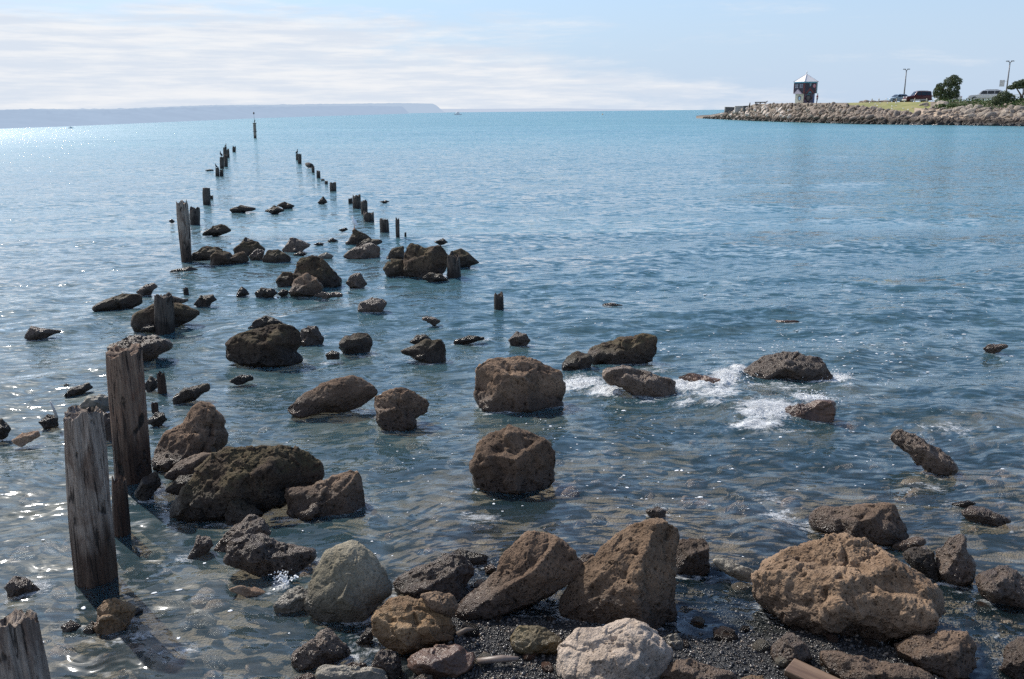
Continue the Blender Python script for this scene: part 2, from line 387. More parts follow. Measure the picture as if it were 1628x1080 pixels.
lean = s.n('ShaderNodeCombineXYZ', {0: 0.0, 1: s.math('MULTIPLY', s.ramp(dist, 12, 110), -0.10), 2: 0.0}).outputs[0]   # waves roll towards the shore
sl = vadd(sl, lean)
bump = s.n('ShaderNodeVectorMath', {0: vadd(geo.outputs['Normal'], sl)}, operation='NORMALIZE').outputs[0]
frn = s.n('ShaderNodeFresnel', {'IOR': 1.333, 'Normal': bump}).outputs[0]
frn = s.math('MULTIPLY', frn, s.ramp(dist, 15, 200, 1.0, 0.72))
rough = s.ramp(dist, 6, 160, 0.06, 0.20)
gl = s.n('ShaderNodeBsdfGlossy', {'Color': (0.97, 0.98, 1, 1), 'Roughness': rough, 'Normal': bump}).outputs[0]
# body of the water: clear in the shallows, blue green where it is deep
opac = s.math('SUBTRACT', 1.0, s.math('POWER', 2.718, s.math('MULTIPLY', dp, -1.4)), clamp=True)
far = s.ramp(dist, 8, 90)
patch = s.noise(s.mapping(v, (0.02, 0.05, 1)), 1.0, 4)
bcol = s.mix(far, (0.065, 0.155, 0.19, 1), s.mix(s.ramp(patch, .4, .65), (0.08, 0.245, 0.285, 1), (0.11, 0.285, 0.31, 1)))
body = s.n('ShaderNodeBsdfDiffuse', {'Color': bcol, 'Normal': bump}).outputs[0]
clear = s.n('ShaderNodeBsdfTransparent', {'Color': s.mix(s.ramp(dp, 0, 1.0), (0.93, 0.96, 0.96, 1), (0.62, 0.8, 0.8, 1))}).outputs[0]
gl2 = s.n('ShaderNodeBsdfGlossy', {'Color': (0.97, 0.98, 1, 1), 'Roughness': 0.30, 'Normal': bump}).outputs[0]
gl = s.n('ShaderNodeMixShader', {0: s.ramp(dist, 4, 30, 0.10, 0.07), 1: gl, 2: gl2}).outputs[0]
inner = s.n('ShaderNodeMixShader', {0: opac, 1: clear, 2: body}).outputs[0]
watr = s.n('ShaderNodeMixShader', {0: frn, 1: inner, 2: gl}).outputs[0]
# foam: lacy where thin, solid where thick
l1 = s.noise(s.mapping(vw, (.55, 1.5, 1), (0, 0, R(-14))), 11, 7, 0.72, .8); vr = s.n('ShaderNodeTexVoronoi', {'Vector': vw, 'Scale': 17.0}, feature='DISTANCE_TO_EDGE').outputs['Distance']
l2 = s.noise(s.mapping(vw, (1, 1.2, 1)), 42, 4, 0.7)
lace = s.math('MULTIPLY_ADD', s.math('SUBTRACT', l2, .5), .55, l1)
fm = s.ramp(s.math('ADD', lace, s.math('MULTIPLY', fo, 0.72)), 0.80, 1.08, 0.0, 0.96)
fm = s.math('MULTIPLY', fm, s.ramp(fo, 0.05, 0.3))
fbp = s.n('ShaderNodeBump', {'Height': l1, 'Distance': 0.08}).outputs[0]
fd = s.n('ShaderNodeBsdfDiffuse', {'Color': (0.82, 0.84, 0.85, 1), 'Normal': fbp}).outputs[0]
fin = s.n('ShaderNodeMixShader', {0: fm, 1: watr, 2: fd}).outputs[0]
s.t.links.new(fin, s.out.inputs[0])
tag(link('water', wm, s.m), kind='structure')

# small flecks of foam drifting on the surface
flk = []
for _ in range(2600):
    a = random.random()
    if a < .55: px, py = random.gauss(1250, 190), random.gauss(560, 85)
    elif a < .8: px, py = random.uniform(600, 1620), random.uniform(440, 820)
    else: px, py = random.uniform(0, 1250), random.uniform(600, 1050)
    if not (-60 < px < 1690 and 420 < py < 1078) or (px > 620 and py > 930): continue
    if random.random() > (0.9 if (px > 850 and py < 720) else 0.45): continue
    flk.append(ground(px, py)[:2])
flk = flk[:1200]
base = []
for q in range(5):
    V, Fc = ico(2); V = V.copy(); V *= (1 + .5 * gnoise(V * 1.3 + q * 9, q))[:, None]; V[:, 2] *= .3; base.append((V, Fc))
Ps = [np.array([x, y, surf(x, y) + .002]) for x, y in flk]
Sc = [np.array([random.uniform(.8, 1.9), random.uniform(.7, 1.2), .6]) * (.0042 + .0015 * random.random()) * (1 if random.random() > .12 else 2.2) * (p[1] / 5) ** .35 for p in Ps]
Ro = [np.array(Matrix.Rotation(random.uniform(-.5, .5), 3, 'Z')) for _ in Ps]
fmesh = scatter_mesh('foam_flecks', base, Ps, Ro, Sc)
tag(link('foam_flecks', fmesh, plain('foam_white', (.8, .82, .83), .7, var=.05)), 'small white flecks of foam drifting on the water between the boulders', 'foam', kind='stuff')

# cobbles lying on the bed, seen through the water
def bed_pts(n, ylo, yhi, xl, xr, seed):
    rg = np.random.default_rng(seed); px = rg.uniform(xl, xr, n); py = rg.uniform(ylo, yhi, n); g0 = ground(px, py, -0.15)
    return g0[:, 0], g0[:, 1]
protos = []
for q in range(8):
    V, Fc = ico(3); V = V * (1 + .32 * fbm(V * .9 + q * 5.1, q, 3))[:, None]; protos.append((V, Fc))
xa, ya = bed_pts(620, 560, 1120, -200, 1850, 3)
za = bedz(xa, ya); keep = za < -0.04
xa, ya, za = xa[keep], ya[keep], za[keep]
Scb = [np.array([random.uniform(.8, 1.5), random.uniform(.7, 1.2), random.uniform(.35, .7)]) * min(.13, max(.02, abs(random.gauss(.0, .06)) + .02)) * min(1, -z_ * 5) for z_ in za]
Psb = [np.array([a, b, z_ + .1 * s_[2]]) for a, b, z_, s_ in zip(xa, ya, za, Scb)]
for i, half in enumerate((0, 1)):
    sel = list(range(half, len(Psb), 2))
    me = scatter_mesh('bed_cobbles', protos, [Psb[j] for j in sel], rand_rot(len(sel), .4), [Scb[j] for j in sel])
    tag(link('bed_cobbles', me, MAT['sub'] if half else rock_mat('bed_cobble_dark', (.2, .14, .09), (.4, .3, .2), line=.001, soak=.4)),
        ['pale brown cobbles lying on the sea bed under clear water', 'dark brown cobbles lying on the sea bed under clear water'][1 - half], 'cobbles', kind='stuff')

# black beach pebbles
rg = np.random.default_rng(11); n = 26000
px = np.concatenate([rg.uniform(700, 960, n // 3), rg.uniform(1040, 1640, n - n // 3)]); py = rg.uniform(880, 1100, n)
g0 = ground(px, py, 0.0); zz = bedz(g0[:, 0], g0[:, 1]); keep = zz > -0.06
g0, zz = g0[keep], zz[keep]
pp = []
for q in range(6):
    V, Fc = ico(2); V = V * (1 + .35 * gnoise(V * 1.2 + q * 3.7, q))[:, None]; V[:, 2] *= .7; pp.append((V, Fc))
sz = [np.ones(3) * min(.016, .0022 + rg.exponential(.0021)) * np.array([1, rg.uniform(.6, 1), 1]) for _ in zz]
me = scatter_mesh('gravel', pp, [np.array([a[0], a[1], z_ + .25 * s_[0]]) for a, z_, s_ in zip(g0, zz, sz)], rand_rot(len(zz), .8), sz)
s = NT('black_gravel'); tc = s.n('ShaderNodeTexCoord'); vo = s.n('ShaderNodeTexVoronoi', {'Vector': tc.outputs['Object'], 'Scale': 75.0})
k = s.n('ShaderNodeSeparateColor', {0: vo.outputs['Color']}).outputs[0]
c = s.mix(s.ramp(k, .1, .8), (.012, .012, .013, 1), (.06, .055, .052, 1)); c = s.mix(s.ramp(k, .9, .97), c, (.26, .2, .15, 1))
s.bsdf(Base_Color=c, Roughness=0.26)
tag(link('gravel', me, s.m), 'wet black gravel of the beach between the foreground boulders', 'gravel', kind='stuff')
# ------------------------------------------------------------------ boulders
def star(poly, n=360):
    """outline of a polygon as a radius over the angle about its centre (image axes, y up)"""
    x, y = poly[:, 0], -poly[:, 1]; x1, y1 = np.roll(x, -1), np.roll(y, -1); cr = x * y1 - x1 * y
    A = cr.sum() / 2
    cx = ((x + x1) * cr).sum() / (6 * A); cy = ((y + y1) * cr).sum() / (6 * A)
    th = np.linspace(-math.pi, math.pi, n, endpoint=False); Rr = np.zeros(n)
    ax, ay, bx, by = x - cx, y - cy, x1 - cx, y1 - cy
    for i, tt in enumerate(th):
        dx, dy = math.cos(tt), math.sin(tt)
        ex, ey = bx - ax, by - ay; den = dx * ey - dy * ex
        den = np.where(np.abs(den) < 1e-9, 1e-9, den)
        tq = (ax * ey - ay * ex) / den; uq = (ax * dy - ay * dx) / den
        ok = (tq > 0) & (uq >= -1e-6) & (uq <= 1 + 1e-6)
        Rr[i] = tq[ok].max() if ok.any() else 0
    k = 5; ext = np.concatenate([Rr[-k:], Rr, Rr[:k]]); Rr = np.convolve(ext, np.ones(2 * k + 1) / (2 * k + 1), 'valid')
    return (cx, -cy), th, Rr
_rid = [0]
WATERLINE = []
def chips(q, n, tilt, sharp, rg):
    """broken faces: each patch of the stone is a little plane with its own tilt"""
    sd = rg.normal(size=(n, 3)); sd /= np.linalg.norm(sd, axis=1)[:, None]; sd *= rg.uniform(.75, 1.05, n)[:, None]
    tl = rg.normal(size=(n, 3)) * tilt; of = rg.normal(size=n) * tilt * .22
    d2 = ((q[:, None, :] - sd[None]) ** 2).sum(2); w_ = np.exp(-sharp * (d2 - d2.min(1)[:, None])); w_ /= w_.sum(1)[:, None]
    val = np.einsum('ijk,jk->ij', q[:, None, :] - sd[None], tl) + of[None]
    return (w_ * val).sum(1)
def boulder(t, poly, mat, label, lvl=5, df=0.9, ext=0.3, zb=0.0, by=None, fac=None, rough=1.0, group=None, name='boulder', cat='boulder', nf=6, lay=0.0, chip=1.0):
    _rid[0] += 1; sd = _rid[0]; rg = np.random.default_rng(sd + 100)
    pl = tp(t, poly); (cx, cy), th, Rr = star(pl)
    base = pl[:, 1].max() if by is None else by
    S, Fc = ico(lvl)
    u, v, wv = S[:, 0], S[:, 1], S[:, 2]
    rho = np.hypot(u, v); ang = np.arctan2(v, u)
    Rt = np.interp(ang, th, Rr, period=2 * math.pi)
    Rt = Rt * (1 + ext * sstep(0.15, 0.9, -np.sin(ang)))
    # distance of the foot, and of the centre plane behind it
    foot = ground(cx, base, zb); fd = float(np.linalg.norm(foot - CAM))
    rm = float(np.mean(Rr)) / F * fd; D = df * rm
    # facets, in unit coordinates of the outline
    ux, uy = rho * np.cos(ang), rho * np.sin(ang)
    if fac is None:
        fac = []
        for k in range(nf):
            a = rg.uniform(0, 6.28); tl = rg.uniform(.35, 1.0); n_ = np.array([math.cos(a) * tl, math.sin(a) * tl, 1.0]); n_ /= np.linalg.norm(n_)
            fac.append((*n_, rg.uniform(.62, .85)))
        fac.append((0.1, .75, .6, rg.uniform(.6, .75)))
    d = np.where(wv > 0, wv, 0) * 1.1
    dk = 0.035
    for (a, b, c_, o_) in fac:
        q = math.sqrt(a * a + b * b + c_ * c_); a, b, c_ = a / q, b / q, c_ / q
        pf = (o_ - a * ux - b * uy) / c_
        hh = np.clip(.5 + .5 * (pf - d) / dk, 0, 1); d = pf * (1 - hh) + d * hh - dk * hh * (1 - hh)
    d = np.where(wv > 0, np.maximum(d, .2 * wv + .3 * wv * wv), 0.8 * wv)
    px = cx + Rt * rho * np.cos(ang); py = cy - Rt * rho * np.sin(ang)
    rays = ray(px, py); rays /= np.linalg.norm(rays, axis=1)[:, None]
    tc_ = fd + 0.62 * D
    P = CAM + rays * (tc_ - d * D)[:, None]
    c0 = P.mean(0); q = (P - c0) / rm
    nrm = vnormals(P, Fc)
    off = rg.uniform(-50, 50, 3)
    e = 0.06 * gnoise(q * 1.3 + off, 1) + 0.03 * (0.5 - np.abs(gnoise(q * 2.4 + off, 2))) + .02 * gnoise(q * 5 + off, 3)
    qw = q + .08 * np.stack([gnoise(q * 3 + off + k * 7, 20 + k) for k in range(3)], 1)
    e += chips(qw, 16, .075 * chip, 30, rg)
    if lvl >= 5: e += chips(qw, 60, .07 * chip, 140, rg)
    if lvl >= 6: e += chips(qw, 150, .05 * chip, 500, rg)
    if lay: e += lay * (0.5 - np.abs(gnoise(q * np.array([1.2, 1.2, 6.0]) + off, 9)))
    if lvl >= 5:
        fs = rm / 0.3
        e += (0.022 * gnoise(q * 10 * min(fs, 1.6) + off, 4)) * rough
        if lvl >= 6:
            e += (0.017 * (0.4 - np.abs(gnoise(q * 19 * min(fs, 1.4) + off, 5))) + 0.011 * gnoise(q * 36 + off, 6)) * rough
            pt = gnoise(q * 8.0 + off, 7); e -= 0.05 * sstep(.28, .6, pt) * rough
            if lvl >= 7: e += 0.008 * gnoise(q * 64 + off, 8) * rough
    P = P + nrm * (e * rm)[:, None]
    WATERLINE.append(P[np.abs(P[:, 2]) < .025][:, :2])
    loc = np.array([c0[0], c0[1], 0.0])
    me = mesh_np(name, P - loc, Fc)
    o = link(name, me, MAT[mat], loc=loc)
    return tag(o, label, cat, group)

B = boulder
# --- the beach in front
B('D', [(345,188),(395,222),(450,290),(490,360),(485,400),(430,425),(380,470),(330,515),(240,495),(185,470),(163,430),(180,350),(188,320),(230,235),(300,205)], 'grey',
  'pale grey green pyramid boulder with one sunlit face, left end of the beach boulders', 7, 1.0, .12, .02, rough=.45, chip=.45, fac=[(-.8,.42,.5,.28),(.5,.05,.86,.46),(-.2,-.6,.7,.66),(.75,.5,.4,.6)])
B('D', [(495,350),(560,300),(650,265),(740,237),(780,260),(800,310),(775,370),(740,420),(640,430),(560,415),(500,385)], 'wet',
  'dark wet wedge boulder just right of the pale grey pyramid boulder', 6, .9, .2, .0, fac=[(-.35,.75,.5,.35),(.25,-.1,.95,.66),(.8,.2,.5,.75)])
B('D', [(670,242),(740,222),(860,248),(840,280),(790,292),(700,280)], 'dark', 'low dark rock lying in the water behind the wet wedge boulder', 5, .8, .4)
B('D', [(838,296),(862,278),(885,292),(882,308),(860,316),(842,312)], 'tan', 'little beige round stone between the wedge boulder and the big slanted boulder', 4, 1, .2)
B('D', [(1005,160),(1060,172),(1110,178),(1170,230),(1215,290),(1195,335),(1080,390),(960,440),(860,480),(790,492),(745,478),(735,455),(800,390),(880,310),(905,285),(920,240),(950,200)], 'brown',
  'big slanted brown boulder leaning up to the right, middle of the beach', 7, .95, .15, .02, chip=.6, fac=[(-.5,.72,.45,.30),(.1,-.3,.95,.62),(.55,.1,.8,.68),(-.2,.2,.95,.7)])
B('D', [(1405,128),(1480,112),(1560,120),(1590,165),(1565,250),(1560,340),(1555,480),(1480,515),(1300,530),(1180,510),(1120,450),(1160,360),(1200,300),(1240,285),(1290,215),(1340,170)], 'tan',
  'tallest tan brown boulder of the beach, with a leaning square top', 7, .9, .1, .02, chip=.6, fac=[(-.55,.5,.65,.42),(.1,.1,.99,.62),(.72,0,.65,.55),(-.35,-.4,.85,.66)])
B('E', [(150,425),(240,425),(272,460),(268,560),(200,592),(115,585),(105,490),(130,440)], 'brown', 'small brown block of rock tucked behind the right side of the tallest boulder', 6, .9, .2)
B('D', [(1165,548),(1195,520),(1240,530),(1300,535),(1375,492),(1440,497),(1490,540),(1558,620),(1540,670),(1490,725),(1300,770),(1140,748),(1105,680),(1115,600)], 'pale',
  'pale pinkish cream boulder lying in front, brightest rock of the beach', 7, .95, .1, .04, rough=.8, fac=[(-.2,.8,.55,.42),(.1,-.1,.98,.75),(.6,.4,.6,.62),(-.6,.1,.7,.68)])
B('D', [(430,460),(480,410),(540,402),(590,412),(640,450),(700,480),(740,530),(720,560),(620,590),(540,615),(480,590),(430,570),(415,520)], 'ochre',
  'glossy ochre boulder with a wet puddle top, below the pale grey pyramid boulder', 7, .95, .1, .02, rough=.6, fac=[(-.1,.8,.58,.34),(.2,-.1,.95,.72),(-.6,-.1,.75,.7),(.6,.4,.6,.6)])
B('D', [(595,400),(650,382),(720,405),(735,440),(715,480),(660,462),(610,432)], 'tan', 'small knobbly stone perched above the glossy ochre boulder', 6, .9, .1, .12, rough=1.4)
B('D', [(600,600),(690,585),(760,595),(800,640),(795,680),(740,710),(650,718),(580,702),(540,670),(550,630)], 'red',
  'smooth wet dark red boulder with a rusty crown, below the ochre boulder', 6, 1.0, .1, .03, rough=.4, fac=[(-.2,.75,.6,.62),(.3,0,.95,.86)])
B('H', [(190,600),(260,545),(340,490),(385,432),(430,430),(470,465),(540,540),(600,590),(560,640),(430,665),(330,690),(250,705),(205,665)], 'wet', 'knobbly wet brown rock at the water edge left of the ochre boulder', 6, .9, .15, rough=1.3)
B('H', [(625,520),(700,420),(745,430),(745,500),(700,533),(650,535)], 'dark', 'small dark grey wedge stone between the knobbly wet rock and the ochre boulder', 5, .8, .1, rough=.4)
B('H', [(720,690),(745,640),(780,590),(850,575),(930,630),(940,700),(900,760),(820,775),(760,740)], 'wet', 'glistening wet rock left of the smooth dark red boulder', 6, .9, .15, rough=1.2)
B('H', [(360,730),(420,700),(560,688),(760,705),(830,740),(870,790),(600,830),(370,800)], 'slab', 'flat pale greenish slab cut by the lower edge, under the glistening wet rock', 6, .8, .1, .03, by=1088, rough=.4)
B('H', [(1020,775),(1080,730),(1140,745),(1160,800),(1090,830),(1030,815)], 'wet', 'small rounded stone at the lower edge under the dark red boulder', 5, .9, .1, .03)
B('H', [(200,775),(300,722),(350,750),(360,800),(290,830),(210,815)], 'wet', 'small pinkish stone at the lower edge, left end of the pale slab', 5, .9, .1, .0)
B('H', [(500,690),(600,655),(690,665),(720,700),(660,720),(540,715)], 'wet', 'low brown stone behind the pale greenish slab', 5, .8, .2, .0)
B('D', [(925,560),(970,515),(1050,515),(1110,545),(1135,575),(1110,618),(1040,628),(960,612),(930,585)], 'olive',
  'wet olive brown stone with a yellow sheen, on black gravel left of the pale boulder', 6, .9, .1, .04, rough=.6)
B('D', [(32,437),(75,388),(130,368),(170,372),(180,460),(100,468),(45,458)], 'slab', 'pale wet rock half under water, touching the left foot of the pyramid boulder', 6, .8, .3, .0, rough=1.2)
B('E', [(430,640),(470,555),(560,490),(660,465),(720,440),(780,422),(850,420),(930,430),(1020,490),(1100,520),(1200,590),(1270,640),(1292,730),(1265,790),(1150,835),(1000,872),(850,865),(700,840),(600,800),(520,740),(450,690)], 'tan',
  'huge rounded pitted brown boulder, largest rock of the beach', 7, .85, .08, .02, rough=1.35, lay=.03, fac=[(-.1,.85,.5,.60),(.3,.1,.95,.80),(-.5,.2,.8,.80),(.1,-.7,.7,.82)])
B('E', [(695,330),(740,285),(850,285),(1010,268),(1060,275),(1100,340),(1135,395),(1120,430),(1030,442),(920,418),(800,405),(720,385)], 'brown',
  'flat topped reddish brown rock in the shallows behind the huge rounded boulder', 6, .9, .25, chip=.6, fac=[(-.1,.82,.5,.42),(.2,-.1,.97,.7),(.75,.2,.6,.7),(-.4,.3,.85,.7)])
B('E', [(1250,480),(1290,415),(1350,400),(1380,415),(1385,480),(1415,530),(1395,600),(1340,622),(1270,595),(1245,540)], 'wet', 'upright knuckle shaped rock right behind the huge rounded boulder', 6, .9, .2, fac=[(-.5,.5,.6,.5),(.4,.1,.9,.66)])
B('E', [(1055,455),(1150,418),(1200,425),(1205,455),(1130,472),(1070,478)], 'wet', 'small narrow rock between the flat topped rock and the upright knuckle rock', 5, .9, .3)
B('E', [(1110,480),(1180,460),(1240,480),(1250,550),(1240,600),(1170,560),(1120,520)], 'dark', 'mossy rock wedged behind the right shoulder of the huge rounded boulder', 6, .9, .2)
B('E', [(1410,600),(1440,565),(1520,540),(1590,560),(1640,610),(1680,690),(1600,722),(1500,692),(1430,655)], 'wet', 'smooth wet brown boulder cut by the right edge', 6, .9, .15, rough=.6)
B('E', [(1060,880),(1090,855),(1200,850),(1280,828),(1390,840),(1430,890),(1420,960),(1380,1022),(1300,1035),(1200,990),(1090,930)], 'brown', 'reddish brown block in front of the right end of the huge rounded boulder', 6, .9, .1, .02, fac=[(-.1,.8,.55,.40),(.1,-.1,.97,.66),(.7,.1,.6,.68)])
B('E', [(1535,920),(1570,870),(1640,850),(1690,900),(1700,1040),(1590,1055),(1530,990)], 'wet', 'dark boulder in the lower right corner of the view', 6, .9, .1, .0)
B('E', [(735,925),(770,898),(830,915),(950,950),(1070,960),(1180,985),(1245,1030),(1240,1085),(900,1085),(780,1000)], 'brown', 'long low pinkish rock at the lower edge beneath the huge rounded boulder', 6, .8, .1, .04, by=1095)
B('E', [(545,890),(600,830),(660,845),(700,900),(710,940),(650,985),(560,962),(535,930)], 'wet', 'small speckled grey rock on gravel under the left side of the huge rounded boulder', 6, .9, .1, .03, rough=1.2)
B('E', [(50,1010),(120,950),(200,940),(300,980),(375,1015),(390,1070),(100,1090),(40,1050)], 'brown', 'low pinkish brown rock at the lower edge right of the pale cream boulder', 6, .8, .1, .04, by=1097)
B('E', [(400,1035),(440,1015),(500,1020),(530,1045),(480,1065),(410,1060)], 'ochre', 'small tan stone at the lower edge between the pinkish rock and the plank', 5, .8, .1, .05)
B('D', [(1515,560),(1570,545),(1605,590),(1590,625),(1540,630)], 'slab', 'pale disc shaped stone under shallow water right of the pale cream boulder', 5, .6, .1, -.01, rough=.3)
B('E', [(280,515),(340,512),(420,545),(475,572),(450,615),(380,592),(320,560)], 'slab', 'flat pinkish slab at the left foot of the huge rounded boulder', 5, .6, .1, .0, rough=.5)
B('D', [(1180,300),(1215,240),(1255,245),(1250,290),(1210,320)], 'brown', 'small brown rock in the gap left of the tallest boulder', 5, .9, .2)
B('E', [(1350,312),(1400,282),(1460,295),(1530,325),(1590,352),(1500,362),(1400,352)], 'wet', 'low wedge rock awash near the right edge, behind the wet brown boulder', 5, .9, .4)
B('E', [(1310,275),(1390,258),(1432,275),(1390,286),(1330,288)], 'dark', 'thin dark rock awash just behind the low wedge rock at the right', 4, .9, .5)
B('D', [(1450,78),(1500,60),(1532,80),(1522,106),(1470,100)], 'wet', 'small rock breaking the water behind the tallest boulder', 5, .9, .4)
B('I', [(380,735),(420,690),(450,685),(520,710),(640,790),(720,850),(738,890),(690,922),(620,905),(520,840),(420,770)], 'wet', 'log shaped rock crusted with shells, alone in the water at the right', 6, .9, .25, rough=2.0)
# --- middle water
B('F', [(40,340),(70,300),(130,300),(220,298),(300,312),(380,345),(384,400),(372,490),(340,512),(250,505),(150,512),(70,495),(35,450)], 'brown', 'big square brown block standing in the water, left of the breaking foam', 6, .85, .15, rough=1.1, chip=.7, fac=[(0,.9,.42,.62),(-.1,-.1,.99,.68),(.75,.05,.6,.62),(-.7,.2,.7,.75)])
B('F', [(100,595),(170,575),(230,578),(300,605),(345,640),(358,700),(340,770),(290,805),(200,838),(120,825),(40,795),(20,720),(50,650)], 'brown', 'round brown boulder standing alone in the water in the middle of the view', 6, .95, .12, rough=1.1, fac=[(-.1,.8,.58,.55),(.55,-.05,.8,.66),(-.35,-.1,.93,.7)])
B('F', [(480,270),(540,235),(620,215),(700,208),(750,210),(757,285),(690,322),(600,324),(520,312)], 'dark', 'mossy slab rock with a long flat sloping top, behind the breaking foam', 6, .9, .25, fac=[(-.3,.8,.5,.36),(.1,-.2,.97,.6),(.8,.1,.5,.7)])
B('F', [(375,325),(400,285),(440,270),(490,280),(505,310),(480,340),(430,348),(385,342)], 'dark', 'small dark rock against the left end of the mossy slab rock', 5, .9, .3)
B('F', [(545,350),(600,338),(680,348),(750,362),(810,380),(838,430),(820,468),(760,462),(680,440),(570,400)], 'wet', 'wet brown rock amid the foam in front of the mossy slab rock', 6, .9, .3, rough=1.2)
B('F', [(820,370),(880,352),(960,368),(1045,405),(960,420),(880,405)], 'red', 'low rusty rock awash in the middle of the foam', 5, .8, .5)
B('F', [(1070,352),(1160,290),(1250,268),(1310,275),(1400,310),(1442,345),(1440,378),(1340,388),(1230,378),(1120,392)], 'wet', 'broad low brown rock at the right end of the foam, still dry on top', 6, .9, .3)
B('F', [(1120,552),(1190,520),(1290,482),(1380,464),(1430,465),(1452,482),(1447,550),(1370,562),(1280,558),(1190,560)], 'red', 'dark rock with a wave pouring over it, nearest rock of the foam', 6, .8, .3, fac=[(-.4,.8,.45,.30),(.2,0,.97,.5)])
B('F', [(165,225),(200,192),(240,200),(255,225),(230,243),(180,240)], 'wet', 'small round rock behind the big square block', 5, .9, .4)
B('F', [(520,88),(570,77),(630,86),(600,93),(545,94)], 'wet', 'barely exposed rock far behind the mossy slab rock', 4, .9, .6)
B('F', [(1200,150),(1260,146),(1330,151),(1290,157),(1220,157)], 'red', 'dark rock just awash in the swirl, well behind the foam', 4, .8, .6)
B('I', [(880,250),(920,228),(990,225),(1025,240),(970,262),(905,265)], 'wet', 'rock just breaking the surface near the right edge', 5, .8, .6)
B('G', [(1205,588),(1240,570),(1290,550),(1390,565),(1320,582),(1230,594)], 'dark', 'thin dark rock with a lick of foam, left of the small round rock', 5, .9, .5)
B('G', [(65,625),(80,585),(100,560),(160,530),(220,510),(260,500),(340,495),(400,500),(440,525),(440,590),(410,640),(455,672),(300,705),(180,695),(70,668)], 'dark', 'big dark mossy boulder in the water right of the tall piles', 6, .9, .2, fac=[(-.2,.8,.55,.5),(.2,-.1,.97,.7),(.75,.2,.6,.65),(-.6,.1,.8,.72)])
B('G', [(172,518),(210,470),(260,450),(320,465),(362,497),(280,512),(200,524)], 'dark', 'dark rock showing over the back of the big dark mossy boulder', 5, .9, .4)
B('G', [(410,590),(440,515),(520,500),(545,535),(562,570),(540,592),(460,598)], 'wet', 'wet shining rock touching the right end of the big dark mossy boulder', 5, .8, .3, fac=[(-.5,.75,.4,.3),(.5,.1,.8,.5)])
B('G', [(625,590),(660,555),(730,535),(790,550),(802,600),(760,638),(680,638),(630,615)], 'dark', 'rounded dark rock with white water at its foot', 5, .95, .3)
B('G', [(560,648),(600,625),(640,640),(630,667),(575,670)], 'dark', 'little dark stone left of the rounded rock with white water', 4, .9, .3)
B('G', [(985,588),(1020,550),(1070,546),(1102,570),(1050,594)], 'dark', 'dark hump showing behind the crooked rock left of the square block', 5, .9, .3)
B('G', [(920,632),(1000,600),(1070,572),(1150,568),(1170,600),(1167,670),(1110,684),(1030,662)], 'dark', 'crooked dark rock with a long low tail on its left, behind the square block', 5, .9, .3, fac=[(-.5,.7,.5,.3),(.3,0,.95,.6)])
B('G', [(350,937),(380,900),(480,830),(600,775),(700,755),(750,770),(845,830),(800,870),(740,910),(640,932),(520,935),(430,962)], 'brown', 'long flat wedge boulder with a bright sloping top and a black overhang', 6, .85, .12, rough=.7, chip=.5, fac=[(-.28,.86,.42,.10),(.15,-.35,.93,.36),(.6,.5,.6,.6)])
B('G', [(810,905),(830,860),(900,830),(970,812),(1040,850),(1085,885),(1070,930),(1010,960),(1002,1012),(900,1024),(830,990)], 'brown', 'pitted brown rock just right of the long flat wedge boulder', 6, .95, .2, rough=1.2, fac=[(-.4,.7,.6,.5),(.5,.4,.75,.52),(-.1,-.2,.97,.7)])
B('G', [(725,425),(740,385),(800,355),(850,365),(880,390),(850,430),(770,450)], 'wet', 'knobbly rock alone in open water above the rounded rock with white water', 5, .9, .4)
B('G', [(1050,468),(1075,455),(1110,457),(1147,480),(1110,494)], 'wet', 'rock barely above water, halfway from the knobbly rock to the lone short pile', 4, .9, .5)
B('G', [(75,782),(130,750),(190,755),(198,775),(130,793)], 'dark', 'small dark rock in front of the big dark mossy boulder', 5, .9, .4)
B('G', [(400,235),(440,160),(490,145),(560,170),(610,220),(635,270),(622,302),(560,312),(440,302),(400,270)], 'dark', 'large rounded dark boulder, tallest of a heap of three in the shallows', 6, .9, .2, fac=[(-.3,.75,.6,.5),(.4,.1,.9,.7),(.7,.5,.5,.66)])
B('G', [(375,332),(410,270),(470,237),(520,260),(552,310),(530,342),(400,352)], 'brown', 'brown boulder leaning on the front of the large rounded dark boulder', 5, .95, .2, fac=[(-.3,.7,.6,.55),(.3,-.1,.95,.7)])
B('G', [(310,272),(350,230),(395,232),(412,270),(390,302),(340,306)], 'dark', 'small dark rock at the left of the heap of three', 5, .9, .3)
B('G', [(115,338),(140,302),(165,320),(180,345),(120,354)], 'dark', 'small pointed black rock left of the heap of three', 4, .9, .3)
B('G', [(203,338),(240,308),(300,315),(324,340),(290,357),(220,357)], 'dark', 'black rounded rock just left of the brown leaning boulder', 5, .9, .3)
B('G', [(320,340),(345,318),(375,322),(375,345),(345,352)], 'dark', 'tiny dark rock squeezed between the black rounded rock and the leaning boulder', 4, .9, .3)
B('G', [(490,352),(540,332),(640,340),(652,352),(560,360)], 'wet', 'flat wet rock awash below the large rounded dark boulder', 5, .8, .5)
B('G', [(660,287),(700,240),(740,230),(774,290),(740,307),(690,302)], 'wet', 'pyramid shaped small rock right of the heap of three', 5, .9, .3, fac=[(-.6,.4,.6,.4),(.6,.3,.7,.42)])
B('G', [(960,222),(962,130),(990,80),(1040,88),(1060,110),(1140,98),(1172,130),(1177,200),(1140,242),(1060,262),(980,252)], 'dark', 'massive upright mossy boulder next to a broken pile, farther out', 6, .9, .15, fac=[(-.3,.75,.6,.6),(0,-.1,.99,.68),(.7,.1,.7,.7)])
B('G', [(850,218),(875,185),(900,168),(950,165),(992,210),(990,250),(920,262),(870,242)], 'dark', 'rounded rock at the front left of the massive upright boulder', 5, .95, .25)
